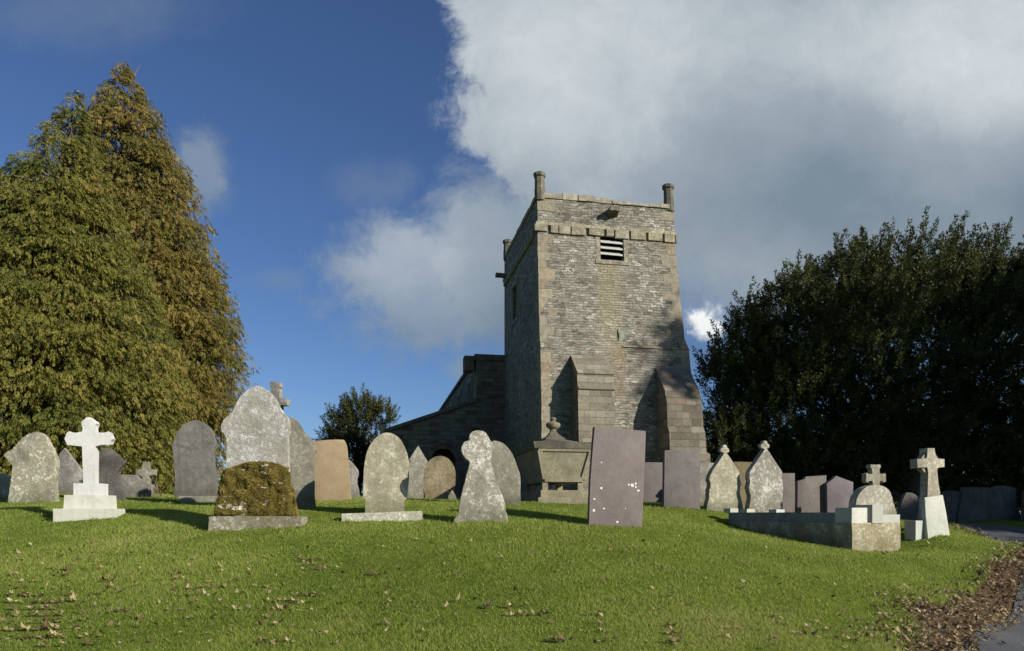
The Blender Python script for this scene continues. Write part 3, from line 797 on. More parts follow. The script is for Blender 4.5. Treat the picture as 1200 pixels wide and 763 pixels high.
# celtic cross with a leaning tablet
base = P(1091, 626, 12); yw = math.radians(16); f = plane_map(base, yw)
root = empty('celtic_cross', base, yw, 'lichened celtic cross with pierced ring on a tapering shaft', 'memorial cross')
cc = [(1080, 625), (1083.5, 582), (1085, 555), (1084, 548), (1082.5, 548), (1072, 549), (1071.5, 538), (1082, 538), (1083.5, 537), (1083, 525.5), (1092, 525.5), (1093, 536.5), (1094, 538), (1103.5, 538), (1103.5, 548), (1094.5, 548), (1094, 549), (1096, 565), (1099, 583), (1102, 625)]
ext('cross', [f(*p) for p in cc], M['buff'], root, -.06, .1, 1, .01)
c0 = f(1088, 543); R = 13.2 / F * 12
bm = bmesh.new(); 
for s in range(40):
    a0, a1 = 2 * math.pi * s / 40, 2 * math.pi * (s + 1) / 40
    q = [(c0[0] + math.cos(a) * r, y, c0[1] + math.sin(a) * r) for a in (a0, a1) for r in (R * .70, R) for y in (-.03, .07)]
    v = [bm.verts.new(p) for p in q]
    bm.faces.new((v[0], v[2], v[6], v[4])); bm.faces.new((v[1], v[5], v[7], v[3])); bm.faces.new((v[2], v[3], v[7], v[6])); bm.faces.new((v[0], v[4], v[5], v[1]))
bmesh.ops.remove_doubles(bm, verts=bm.verts, dist=1e-4)
bm_obj('ring', bm, M['buff'], root)
headstone([(1087, 627), (1085, 605), (1083.5, 583), (1105, 580), (1109, 602), (1113.5, 627)], 11.5, M['marble2'], 'plain pale tablet leaning against the celtic cross', yaw=16, thick=.09, sub=1, bev=.006, tilt=8, jit=0, cat='tablet', name='memorial_tablet', group=None)
base = P(1080, 626, 11.5); bm = bmesh.new(); abox(bm, -.13, .13, 0, .2, -.12, .215); bevel_all(bm, .012); o = bm_obj('stone_block', bm, M['marble2']); o.location = base; o.rotation_euler.z = math.radians(22)
tag(o, 'small pale stone block at the foot of the celtic cross', 'stone block')

# shaded stones beyond the path
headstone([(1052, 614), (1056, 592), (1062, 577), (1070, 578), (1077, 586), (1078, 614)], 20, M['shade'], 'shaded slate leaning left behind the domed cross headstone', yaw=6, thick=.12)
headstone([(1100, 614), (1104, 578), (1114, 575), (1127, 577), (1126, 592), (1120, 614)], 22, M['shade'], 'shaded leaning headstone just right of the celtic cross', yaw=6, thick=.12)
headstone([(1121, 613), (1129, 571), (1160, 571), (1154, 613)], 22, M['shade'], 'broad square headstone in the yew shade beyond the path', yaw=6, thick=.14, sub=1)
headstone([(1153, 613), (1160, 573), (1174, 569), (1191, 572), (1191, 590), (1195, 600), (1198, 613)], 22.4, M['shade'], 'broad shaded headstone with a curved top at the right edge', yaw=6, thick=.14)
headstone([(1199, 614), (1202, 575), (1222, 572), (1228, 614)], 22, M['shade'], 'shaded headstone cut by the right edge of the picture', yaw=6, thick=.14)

# raised grave plot: rough plinth, marble kerb, marble blocks
g0 = P(998.5, 645, 10.6); ga = math.atan2(.55, .9)       # right-hand end runs along +x of the local frame
root = empty('grave_plot', g0, math.radians(28), 'raised family grave with a rough stone plinth and white marble kerb', 'grave')
Rz = Matrix.Rotation(math.radians(28), 3, 'Z')
def loc_of(px, py, yplane=None, xplane=None):
    inv = Rz.transposed(); e = inv @ (Vector((0, 0, EYE)) - g0); r = inv @ Vector(((px - CX) / F, 1, (HY - py) / F))
    t = ((yplane - e.y) / r.y) if yplane is not None else ((xplane - e.x) / r.x)
    return e + r * t
EN = loc_of(1055, 640, yplane=0).x           # width of the front end
zt = loc_of(998.5, 613, yplane=0).z
LN = loc_of(850, 612, xplane=0).y; LN = min(max(LN, 1.9), 3.2)
bm = bmesh.new(); abox(bm, 0, EN, 0, LN, -.3, zt); bevel_all(bm, .02); roughen(bm, .012, 4, 5); bm_obj('plinth', bm, M['plinth'], root)
kz = zt + .155
def kerbpiece(name, x0, x1, y0, y1, z0, z1, mat=None):
    bm = bmesh.new(); abox(bm, x0, x1, y0, y1, z0, z1); bevel_all(bm, .006); return bm_obj(name, bm, mat or M['marble2'], root)
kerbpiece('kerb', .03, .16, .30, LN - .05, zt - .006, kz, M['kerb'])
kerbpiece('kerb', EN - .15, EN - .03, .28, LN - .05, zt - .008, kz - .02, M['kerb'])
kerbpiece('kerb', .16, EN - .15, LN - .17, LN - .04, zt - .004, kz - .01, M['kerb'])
xb = loc_of(975, 613, yplane=.02).x
x1 = loc_of(1018, 605, yplane=.02).x
kerbpiece('corner_block', .015, x1 * .9, .015, .30, zt - .004, loc_of(1000, 595, yplane=.02).z)
x2 = loc_of(1023, 600, yplane=.0).x; x3 = loc_of(1034, 600, yplane=.0).x
kerbpiece('upright_block', x2 - .03, x3, -.012, .26, zt - .007, loc_of(1023, 591.5, yplane=0).z)
kerbpiece('end_block', x3 + .003, EN - .01, .0, .28, zt - .003, loc_of(1040, 603, yplane=0).z)
for (yy, h) in ((LN * .55, .05), (LN * .8, .06), (LN - .12, .07)):
    kerbpiece('kerb_block', .0, .19, yy, yy + .16, kz - .004, kz + h)
bm = bmesh.new(); abox(bm, .16, EN - .15, .30, LN - .17, zt - .03, zt + .05); roughen(bm, .02, 6, 3); bm_obj('gravel_bed', bm, M['grey'], root)

# chest tomb
ya = math.radians(11); t0 = P(659, 592, 14); f = plane_map(t0, ya)
root = empty('chest_tomb', t0, ya, 'tapering stone chest tomb on feet with an urn on its lid', 'tomb')
TL = 1.75; yc = TL / 2 + .05
def frus(name, x0b, x1b, x0t, x1t, yb, yt, zb, z1, mat, bev=.012):
    bm = bmesh.new()
    hexa(bm, [(x0b, yb[0], zb), (x1b, yb[0], zb), (x1b, yb[1], zb), (x0b, yb[1], zb)], [(x0t, yt[0], z1), (x1t, yt[0], z1), (x1t, yt[1], z1), (x0t, yt[1], z1)])
    bevel_all(bm, bev); return bm_obj(name, bm, mat, root)
xl = lambda px, py: f(px, py)[0]
zz = lambda py: f(660, py)[1]
frus('base_slab', xl(629, 588), xl(694, 588), xl(629, 588), xl(694, 588), (-.14, TL + .14), (-.14, TL + .14), -.2, zz(583), M['tomb'])
frus('plinth_slab', xl(633, 578), xl(690, 578), xl(633, 578), xl(690, 578), (-.06, TL + .06), (-.06, TL + .06), zz(583) - .003, zz(574.5), M['tomb'])
z5, z6 = zz(574.8), zz(565)
for xa, xb_ in ((636, 642.5), (677.5, 684)):
    for y0 in (0., TL - .2):
        frus('foot', xl(xa, 570), xl(xb_, 570), xl(xa, 570), xl(xb_, 570), (y0 + .02, y0 + .18), (y0 + .02, y0 + .18), z5, z6 + .004, M['tomb'])
bx0, bx1, tx0, tx1 = xl(636.5, 565), xl(685, 565), xl(627, 526), xl(695, 526)
z7 = zz(526)
body = frus('body', bx0, bx1, tx0, tx1, (.02, TL - .02), (-.10, TL + .10), z6, z7, M['tomb'])
# raised frame round the front panel (mouldings) and on the left side
def bar(bm, a, b, w, t, nrm):
    a, b, nrm = Vector(a), Vector(b), Vector(nrm); u = (b - a).normalized(); s = u.cross(nrm).normalized() * w / 2
    n = nrm * t
    hexa(bm, [a - s, b - s, b + s, a + s], [a - s + n, b - s + n, b + s + n, a + s + n])
bm = bmesh.new(); fn = Vector((0, -1, -.19)).normalized()
lerp = lambda a, b, t: a + (b - a) * t
def fr(tx, tz_):   # point on the front face; tx across, tz_ up
    return (lerp(lerp(bx0, bx1, tx), lerp(tx0, tx1, tx), tz_), lerp(.02, -.10, tz_), lerp(z6, z7, tz_))
bar(bm, fr(.05, .09), fr(.95, .09), .10, .03, fn); bar(bm, fr(.03, .955), fr(.97, .955), .05, .028, fn)
bar(bm, fr(.055, .10), fr(.05, .94), .09, .032, fn); bar(bm, fr(.945, .10), fr(.95, .94), .09, .032, fn)
bm_obj('front_moulding', bm, M['tomb'], root)
ex = .07
frus('lid', tx0 - ex + .03, tx1 + ex - .03, tx0 - ex, tx1 + ex, (-.14, TL + .14), (-.17, TL + .17), z7 - .004, zz(518.5), M['tombdark'], .012)
xc = (tx0 + tx1) / 2
bm = bmesh.new(); w = (tx1 - tx0) / 2 + ex; L2 = TL / 2 + .17
prev = None
for t in np.linspace(0, 1, 9):
    s = lerp(1, .27, t); s2 = lerp(1, .18, t); h = lerp(zz(518.5) - .003, zz(510.2), t ** 2.0 * .75 + t * .25)
    ring = [bm.verts.new((xc + sx * w * s, TL / 2 + sy * L2 * s2, h)) for sx, sy in ((-1, -1), (1, -1), (1, 1), (-1, 1))]
    if prev:
        for i in range(4): bm.faces.new((prev[i], prev[(i + 1) % 4], ring[(i + 1) % 4], ring[i]))
    else: bm.faces.new(ring[::-1])
    prev = ring
bm.faces.new(prev); bm_obj('lid_roof', bm, M['tombdark'], root, smooth=40)
s = .0165 * 1.06
zo = zz(510.5)
bm = bmesh.new(); lathe(bm, [(.28, 0), (.28, .035), (.24, .04), (.15, .10), (.09, .16), (.09, .19)], 4, (xc, TL / 2, zo)); bm_obj('urn_pedestal', bm, M['tombdark'], root)
bm = bmesh.new(); lathe(bm, [(.06, .18), (.055, .20), (.06, .215), (.11, .24), (.145, .28), (.15, .32), (.135, .345), (.09, .36), (.05, .385), (.045, .40), (.06, .415), (.065, .435), (.05, .455), (.02, .465)], 24, (xc, TL / 2, zo)); bm_obj('urn', bm, M['tomb'], root)

# longer grass the mower cannot reach, round the feet of the stones
for (px_, py_, d_, w_) in [(105, 607, 10.5, .95), (235, 588, 13, .75), (303, 617, 9.5, 1.2), (448, 606, 10.2, 1.1), (660, 592, 14, 1.1), (850, 602, 13.8, .8), (897, 604, 13.8, .75), (1027, 612, 13, .75), (1026, 645, 10.85, .8)]:
    q = P(px_, py_, d_); BASES.append((q.x, q.y - (.25 if w_ > .9 else 0), w_, math.radians(8)))
for t in np.arange(.1, 2.6, .3): BASES.append((g0.x - .47 * t - .03, g0.y + .88 * t, .3, math.radians(-62)))
tx_, ty_, th_ = [], [], []
for (x0, y0, w0, ya_) in BASES:
    n = int(170 + 420 * w0); a = rng.uniform(-.56, .56, n) * w0; off = -np.abs(rng.normal(0, .055, n)) + .01
    tx_.append(x0 + a * math.cos(ya_) - off * math.sin(ya_)); ty_.append(y0 + a * math.sin(ya_) + off * math.cos(ya_))
    pf = .5 + .5 * np.sin(a * 17 + x0 * 9) * np.sin(a * 5.3 + y0)
    th_.append((.02 + .055 * rng.random(n) * pf) * (1 - np.clip(-off / .2, 0, .7)))
tx_, ty_, th_ = map(np.concatenate, (tx_, ty_, th_)); n = len(tx_)
b0 = np.stack([tx_, ty_, terrain(tx_, ty_) - .005], -1); wa = rng.uniform(0, 6.28, n); ww = rng.uniform(.003, .006, n)
wv = np.stack([np.cos(wa) * ww, np.sin(wa) * ww, 0 * ww], -1); la = rng.uniform(0, 6.28, n); ll = th_ * rng.uniform(.1, .9, n)
tag(link('grass_tufts', tri_mesh('grass_tufts', np.stack([b0 - wv, b0 + wv, b0 + np.stack([np.cos(la) * ll, np.sin(la) * ll, th_], -1)], 1), .42 + rng.normal(0, .2, n), m_grass), None), 'longer grass tufts left round the feet of the headstones', 'grass', kind='stuff')

# ------------------------------------------------------------------ church
RHO = math.radians(11)
A0 = P(630, 600, 28)
church = empty('church', A0, RHO, 'old stone church with a square battered tower and lower nave behind', 'church')
fc_ = plane_map(A0, RHO)
W, D = 5.62, 6.9
ST = masonry('tower_rubble', [(.115, .106, .086), (.215, .202, .164), (.29, .274, .224), (.35, .333, .276), (.44, .422, .36)], .29, .102, warm=.015, wht=.8,
             stain=[(2.35, 3.35, 5.9, 9.75, (.40, .345, .21), .6), (2.8, 3.35, 4.2, 6.4, (.32, .24, .13), .5)])
SIDE = masonry('buttress_ashlar', [(.10, .086, .066), (.165, .144, .110), (.22, .198, .153), (.29, .265, .21)], .55, .27, warm=.08, ashlar=True, wht=.6)
BUT2 = masonry('grey_buttress_ashlar', [(.13, .115, .09), (.20, .18, .135), (.265, .24, .18), (.33, .30, .235)], .6, .26, warm=.05, ashlar=True, seed=5.3, wht=.3)
NAVE = masonry('nave_masonry', [(.07, .066, .056), (.155, .145, .12), (.195, .183, .152), (.24, .226, .188)], .5, .2, warm=.0, ashlar=True, seed=9.1, wht=.15)
LEAD = plain('lead_roof', (.07, .072, .078), .6)
DARK = plain('dark_interior', (.012, .012, .012), .9)
WOOD = plain('weathered_louvre_boards', (.48, .49, .45), .8, .35, 14)
TRIM = stone('dressed_sandstone_trim', (.26, .235, .175), (.14, .12, .085), (.37, .34, .26), .5, .2, .3, pit=.8)
TRIMD = stone('blackened_sandstone_trim', (.135, .125, .098), (.075, .068, .054), (.21, .195, .155), .2, .1, .4, pit=.8)

zS = 10.95     # string course
zP = 12.3      # parapet top
def bat(z):    # inward lean of the walls: (left, right, front) offsets at height z
    t = min(1, max(0, (zS - z) / (zS - 4.5)))
    e = .10 if z < 6.46 else 0
    t2 = t + max(0, (4.5 - z) * .06)
    return (.0, .42 * t2 + e, .55 * t2 + e)
def ring(z):
    l, r, fr_ = bat(z)
    return [(-l, -fr_, z), (W + r, -fr_, z), (W + r, D + .2, z), (-l, D + .2, z)]
zs = [-2.5, 0, 2, 3.5, 4.5, 5.5, 6.459, 6.4601, 6.52, 7.5, 8.5, 9.5, 10.3, zS, 11.5, zP - .16]
bm = bmesh.new()
prev = None
for z in zs:
    rg = [bm.verts.new(p) for p in ring(z)]
    if prev:
        for i in range(4): bm.faces.new((prev[i], prev[(i + 1) % 4], rg[(i + 1) % 4], rg[i]))
    else: bm.faces.new(rg[::-1])
    prev = rg
bm.faces.new(prev)
tower = bm_obj('tower', bm, ST, church, smooth=0)
def cut(o, *cutters):
    """cut real openings into a solid mesh"""
    for (name_, bmc) in cutters:
        bmesh.ops.recalc_face_normals(bmc, faces=bmc.faces)
        mc = bpy.data.meshes.new('c'); bmc.to_mesh(mc); bmc.free()
        oc = bpy.data.objects.new('c', mc); C.objects.link(oc); oc.parent = o.parent
        bpy.context.view_layer.update()
        md = o.modifiers.new('b', 'BOOLEAN'); md.object = oc; md.operation = 'DIFFERENCE'; md.solver = 'EXACT'
        dg = bpy.context.evaluated_depsgraph_get()
        nm = bpy.data.meshes.new_from_object(o.evaluated_get(dg))
        o.modifiers.clear(); old = o.data; o.data = nm; nm.name = name_
        bpy.data.objects.remove(oc); bpy.data.meshes.remove(mc)
    box_uv(o.data)
wx0, wz1 = fc_(703, 274); wx1, wz0 = fc_(730.5, 307)
c1 = bmesh.new(); abox(c1, wx0, wx1, -2, .35, wz0, wz1)
lw = (4.0, 4.95, 8.6, 10.1)   # side window y0,y1,z0,z1
c2 = bmesh.new(); abox(c2, -1, .3, *lw)
cut(tower, ('tower', c1), ('tower', c2))
# louvred belfry window: slats, dark void, dressed surround
bm = bmesh.new(); abox(bm, wx0 - .02, wx1 + .02, .33, .36, wz0 - .02, wz1 + .02); bm_obj('window_void', bm, DARK, tower)
bm = bmesh.new(); hW = wz1 - wz0
for i, t in enumerate((.22, .44, .66)):
    z = wz0 + hW * (1 - t) - .08; y = -.06
    hexa(bm, [(wx0 + .01, y, z - .05), (wx1 - .05, y, z - .07), (wx1 - .05, y + .26, z + .10), (wx0 + .01, y + .26, z + .12)],
         [(wx0 + .01, y, z), (wx1 - .05, y, z - .02), (wx1 - .05, y + .26, z + .15), (wx0 + .01, y + .26, z + .17)])
bm_obj('louvre_boards', bm, WOOD, tower)
bm = bmesh.new(); sl = bat(wz0)[2]
yf = lambda z: -bat(z)[2] - .03
def skin(bm, x0, x1, z0, z1, pr=.03):
    hexa(bm, [(x0, -bat(z0)[2] - pr, z0), (x1, -bat(z0)[2] - pr, z0), (x1, -bat(z0)[2] + .2, z0), (x0, -bat(z0)[2] + .2, z0)],
         [(x0, -bat(z1)[2] - pr, z1), (x1, -bat(z1)[2] - pr, z1), (x1, -bat(z1)[2] + .2, z1), (x0, -bat(z1)[2] + .2, z1)])
skin(bm, wx0 - .17, wx0 - .002, wz0, wz1, .006); skin(bm, wx1 + .002, wx1 + .17, wz0, wz1, .006)
skin(bm, wx0 - .2, wx1 + .2, wz0 - .17, wz0 - .003, .03); skin(bm, wx0 - .2, wx1 + .2, wz1 + .003, wz1 + .2, .006)
bm_obj('window_surround', bm, TRIM, tower)
bm = bmesh.new(); y0, y1, z0, z1 = lw
abox(bm, -.03, .2, y0 - .16, y0 - .002, z0, z1); abox(bm, -.03, .2, y1 + .002, y1 + .16, z0, z1); abox(bm, -.04, .2, y0 - .2, y1 + .2, z0 - .16, z0 - .003); abox(bm, -.03, .2, y0 - .2, y1 + .2, z1 + .003, z1 + .18)
bm_obj('side_window_surround', bm, TRIM, tower)
bm = bmesh.new(); abox(bm, .27, .31, y0 - .02, y1 + .02, z0 - .02, z1 + .02); bm_obj('side_window_void', bm, DARK, tower)
# string course with corbel blocks
bm = bmesh.new()
def course(bm, z0, z1, pr):
    abox(bm, -pr, W + pr, -pr, .05, z0, z1); abox(bm, -pr, .05, .052, D + .2 + pr, z0, z1); abox(bm, W - .05, W + pr, .052, D + .2 + pr, z0, z1)
course(bm, zS + .14, zS + .26, .07)
bevel_all(bm, .02); roughen(bm, .012, 3, 2)
bm_obj('string_course', bm, TRIM, tower)
def corbel(x0, x1, y0, y1, z0):
    bm = bmesh.new(); abox(bm, x0, x1, y0, y1, z0, zS + .138); bevel_all(bm, .02); roughen(bm, .014, 4, 1); bm_obj('corbel_block', bm, TRIM, tower)
x = -.12
while x < W + .1:
    w = random.choice((.3, .45, .6)) * random.uniform(.9, 1.1)
    corbel(x, min(x + w, W + .12), -.075 + random.uniform(-.025, .02), .04, zS - random.uniform(.10, .2)); x += w + random.uniform(.04, .16)
y = .5
while y < D:
    w = random.uniform(.33, .5); corbel(-.10, .04, y, y + w, zS - .18); y += w + .12
# uneven coping stones
bm = bmesh.new(); x = .25
while x < W - .2:
    w = min(random.uniform(.4, .9), W - .1 - x); h = random.uniform(.13, .2)
    abox(bm, x, x + w - .015, -.05 + random.uniform(-.02, .02), .40, zP - .165, zP - .16 + h + .05 * math.sin(x * 1.3)); x += w
y = .4
while y < D:
    w = random.uniform(.4, .9); h = random.uniform(.13, .19); abox(bm, -.05, .36, y, y + w - .015, zP - .165, zP - .16 + h); abox(bm, W - .36, W + .05, y, y + w - .015, zP - .165, zP - .16 + h); y += w
bevel_all(bm, .03); roughen(bm, .015, 5, 1)
bm_obj('coping', bm, TRIM, tower)
# corner stubs of the old pinnacles
def stub(x, y, hgt, w, lean):
    bm = bmesh.new()
    lathe(bm, [(w * .72, -.1), (w * .72, .35), (w * .68, .36), (w * .66, hgt - .18), (w * .82, hgt - .14), (w * .84, hgt - .03), (w * .5, hgt + .03)], 8, (x, y, zP - .14))
    for v in bm.verts:
        t = v.co.z - zP; v.co.x += lean[0] * t; v.co.y += lean[1] * t
    roughen(bm, .012, 5); bm_obj('pinnacle_stub', bm, TRIMD, tower)
stub(.12, .12, .98, .30, (-.02, 0)); stub(W - .17, .14, .98, .30, (-.05, 0)); stub(.12, D - .05, .85, .30, (0, 0)); stub(W - .2, D - .05, .85, .30, (0, 0))
# water spout in the middle of the front, another on the left side
sx, sz = fc_(717, 251)
bm = bmesh.new(); hexa(bm, [(sx - .22, -.42, sz - .02), (sx + .2, -.42, sz - .02), (sx + .2, .1, sz - .12), (sx - .22, .1, sz - .12)], [(sx - .18, -.45, sz + .12), (sx + .16, -.45, sz + .12), (sx + .2, .1, sz + .14), (sx - .22, .1, sz + .14)])
bevel_all(bm, .03); roughen(bm, .04, 5, 3); bm_obj('gargoyle', bm, TRIMD, tower)
bm = bmesh.new(); abox(bm, -.55, .1, D - .7, D - .45, zP - 1.25, zP - 1.08); bevel_all(bm, .03); roughen(bm, .03, 5, 2); bm_obj('gargoyle', bm, TRIMD, tower)
# quoins on the two front corners, each block tinted on its own
QU, g, b = new_mat('quoin_sandstone')
gi = g.new('ShaderNodeObjectInfo'); tc = g.new('ShaderNodeTexCoord')
n1 = g.noise(tc.outputs['Object'], 6, 7, .7); n3 = g.noise(tc.outputs['Object'], 40, 4, .7)
col = g.ramp(gi.outputs['Random'], [(0, (.26, .20, .145)), (.25, (.31, .285, .215)), (.5, (.27, .228, .168)), (.75, (.29, .265, .20)), (1, (.34, .29, .20))])
col = g.mix(g.sstep(n1, .35, .65), g.mix(.45, col, (.10, .085, .06)), col)
col = g.mix(g.m('MULTIPLY', g.sstep(g.noise(tc.outputs['Object'], 11, 6, .7), .6, .68), .6), col, (.5, .48, .4))
g.put(b.inputs['Base Color'], col); bump(g, b, g.m('ADD', n1, n3), .7, .03)
for side in (0, 1):
    z = -.3; k = side
    while z < zP - .4:
        h = random.uniform(.28, .46); z1 = min(z + h, zP - .17) - .012
        if z < zS + .3 and z1 > zS - .22: z1 = min(z1, zS - .22)
        wl = (.62, .34)[k % 2] * random.uniform(.85, 1.15); dl = (.34, .62)[k % 2]
        if z1 - z > .08:
            l0, r0, f0 = bat(z + .02); l1, r1, f1_ = bat(z1)
            pr = .008
            if side == 0:
                bt = [(-pr, -f0 - pr, z), (wl, -f0 - pr, z), (wl, dl - f0, z), (-pr, dl - f0, z)]
                tp = [(-pr, -f1_ - pr, z1), (wl, -f1_ - pr, z1), (wl, dl - f1_, z1), (-pr, dl - f1_, z1)]
            else:
                bt = [(W + r0 - wl, -f0 - pr, z), (W + r0 + pr, -f0 - pr, z), (W + r0 + pr, dl - f0, z), (W + r0 - wl, dl - f0, z)]
                tp = [(W + r1 - wl, -f1_ - pr, z1), (W + r1 + pr, -f1_ - pr, z1), (W + r1 + pr, dl - f1_, z1), (W + r1 - wl, dl - f1_, z1)]
            bm = bmesh.new(); hexa(bm, bt, tp); roughen(bm, .016, 2.3, 2); bm_obj('quoin_stone', bm, QU, tower, smooth=0)
        z += h
        if zS - .23 < z < zS + .27: z = zS + .27
        k += 1
# ledge on the right half of the front where the lower stage begins
bm = bmesh.new(); f0 = bat(6.40)[2]; r0 = bat(6.40)[1]
hexa(bm, [(W * .58, -f0 - .05, 6.40), (W + r0 + .05, -f0 - .05, 6.40), (W + r0 + .05, .1, 6.40), (W * .58, .1, 6.40)], [(W * .58, -f0 + .07, 6.50), (W + r0 - .07, -f0 + .07, 6.50), (W + r0 - .07, .1, 6.50), (W * .58, .1, 6.50)])
bm_obj('ledge', bm, TRIM, tower)
# buttresses: stepped profile (projection, height) along a wall
def buttress(x0, x1, prof, mat, side='front', widen=.0, name='buttress'):
    bm = bmesh.new(); n = len(prof)
    A_, B_ = [], []
    for p, z in prof:
        w = widen * max(0, (prof[0][1] - z))
        A_.append((x0 - w * 0, p, z)); B_.append((x1 + w, p, z))
    def mk(x, p, z):
        return (x, -bat(z)[2] - p, z) if side == 'front' else (W + bat(z)[1] + p, x, z)
    back = (-.35)
    pa = [bm.verts.new(mk(x, p, z)) for x, p, z in A_] ; pb = [bm.verts.new(mk(x, p, z)) for x, p, z in B_]
    ba = [bm.verts.new(mk(x, back, z)) for x, p, z in A_]; bb = [bm.verts.new(mk(x, back, z)) for x, p, z in B_]
    for i in range(n - 1):
        bm.faces.new((pa[i], pa[i + 1], pb[i + 1], pb[i])); bm.faces.new((ba[i + 1], ba[i], bb[i], bb[i + 1]))
        bm.faces.new((pa[i + 1], pa[i], ba[i], ba[i + 1])); bm.faces.new((pb[i], pb[i + 1], bb[i + 1], bb[i]))
    bm.faces.new((pa[0], pb[0], bb[0], ba[0])); bm.faces.new((pa[-1], ba[-1], bb[-1], pb[-1]))
    return bm_obj(name, bm, mat, tower, smooth=0)
Z = lambda py: (HY - py) / F * 27.3
bl0 = fc_(666, 500)[0] - .05; bl1 = fc_(708, 500)[0] - .1
pl = [(.0, Z(413)), (.28, Z(422)), (.285, Z(421.4)), (.52, Z(430)), (.525, Z(429.4)), (.80, Z(437.5)), (.86, Z(437.5)), (.86, Z(440)), (.80, Z(441.5)), (.83, Z(455)), (.93, Z(456)), (.93, Z(458.5)), (.86, Z(460)), (.90, Z(500)), (1.0, Z(560)), (1.05, -2.)]
buttress(bl0, bl1, pl, BUT2)
br0 = fc_(765, 500)[0] - .1; br1 = W + .38
prr = [(.0, Z(424)), (.30, Z(437)), (.62, Z(449)), (.80, Z(456)), (.84, Z(463)), (.90, Z(463.5)), (.90, Z(466)), (.98, Z(472)), (1.02, Z(500)), (1.16, Z(507)), (1.2, Z(530)), (1.35, Z(560)), (1.4, -2.)]
buttress(br0, br1, prr, SIDE, widen=.02)
pr3 = [(.05, Z(436)), (.52, Z(457)), (.56, Z(474)), (.74, Z(481)), (.78, Z(493)), (1.02, Z(496)), (1.06, Z(522)), (1.25, Z(526)), (1.3, -2.)]
buttress(.55, 1.5, pr3, SIDE, side='right')
# pale green stain patch on the front, added as a low rough stone
hx, hz = fc_(725, 395)
bm = bmesh.new(); yb_ = -bat(hz)[2]; abox(bm, hx - .15, hx + .15, yb_ - .05, .1, hz - .22, hz + .2); bevel_all(bm, .03); roughen(bm, .05, 6, 3)
bm_obj('stain_patch', bm, plain('green_stained_stone', (.25, .275, .215), .9, .6, 11), tower)

# nave (clerestory) behind the tower
NY = D + .2
nav_top = 7.35; nx0 = -1.35; nx1 = W + 1.1; NL = 20
bm = bmesh.new(); abox(bm, nx0, nx1, NY, NY + NL, -2, nav_top)
nave = bm_obj('nave', bm, NAVE, church, smooth=0)
bm = bmesh.new()
abox(bm, nx0 - .10, .0, NY - .08, NY + .35, nav_top - .08, nav_top + .20)       # west parapet coping
abox(bm, nx0 - .10, nx0 + .30, NY + .352, NY + NL, nav_top - .08, nav_top + .1)
abox(bm, nx0 - .55, nx0 - .102, NY + .2, NY + .9, nav_top - .55, nav_top + .16)   # kneeler at the corner
abox(bm, nx0 - .05, .0, NY - .06, NY - .001, Z(462), Z(458.5))                       # drip course above the aisle
bevel_all(bm, .02); bm_obj('parapet', bm, TRIMD, nave)
bm = bmesh.new(); hexa(bm, [(nx0 + .3, NY + .36, nav_top), (nx1, NY + .36, nav_top), (nx1, NY + NL, nav_top), (nx0 + .3, NY + NL, nav_top)], [(W / 2 - .1, NY + .36, nav_top + .6), (W / 2 + .1, NY + .36, nav_top + .6), (W / 2 + .1, NY + NL, nav_top + .6), (W / 2 - .1, NY + NL, nav_top + .6)])
bm_obj('roof', bm, LEAD, nave)
for k in range(4):
    y0 = NY + 1.6 + k * 4.4
    bm = bmesh.new()
    for (yy0, yy1, z0_, z1_) in ((y0, y0 + .16, 5.1, 6.6), (y0 + 1.24, y0 + 1.4, 5.1, 6.6), (y0 + .62, y0 + .74, 5.1, 6.6), (y0 - .05, y0 + 1.45, 6.603, 6.8), (y0 - .05, y0 + 1.45, 4.95, 5.097)):
        abox(bm, nx0 - .06, nx0 + .05, yy0, yy1, z0_, z1_)
    w = bm_obj('window', bm, TRIM, nave)
    bm = bmesh.new(); abox(bm, nx0 - .015, nx0 + .04, y0 + .163, y0 + 1.237, 5.1, 6.6); bm_obj('pane', bm, DARK, nave)

# north aisle, lean-to
ax0 = -5.75; e0, e1 = Z(504) * 1.18, Z(466) * 1.22
def aisle_z(x): return e0 + (e1 - e0) * (x - ax0) / (nx0 - ax0)
bm = bmesh.new()
hexa(bm, [(ax0, NY, -2), (nx0, NY, -2), (nx0, NY + 16, -2), (ax0, NY + 16, -2)], [(ax0, NY, aisle_z(ax0)), (nx0, NY, aisle_z(nx0)), (nx0, NY + 16, aisle_z(nx0)), (ax0, NY + 16, aisle_z(ax0))])
aisle = bm_obj('aisle', bm, NAVE, church, smooth=0)
fd = plane_map(church.matrix_basis @ Vector((0, NY, 0)), RHO)
bpy.context.view_layer.update()
def fdx(px, py):
    x, z = fd(px, py); return x, z
dx, dz = fdx(519.5, 540); Ro = abs(fdx(541, 540)[0] - dx); Ri = Ro * .66
c1 = bmesh.new()
pts = [(dx - Ri, -1.5), (dx + Ri, -1.5)] + [(dx + Ri * math.cos(t), dz + Ri * math.sin(t)) for t in np.linspace(0, math.pi, 20)]
v0 = [c1.verts.new((p[0], NY - .5, p[1])) for p in pts]; v1 = [c1.verts.new((p[0], NY + .45, p[1])) for p in pts]
c1.faces.new(v0); c1.faces.new(v1[::-1])
for i in range(len(pts)): c1.faces.new((v0[i], v0[(i + 1) % len(pts)], v1[(i + 1) % len(pts)], v1[i]))
cut(aisle, ('aisle', c1))
bm = bmesh.new()
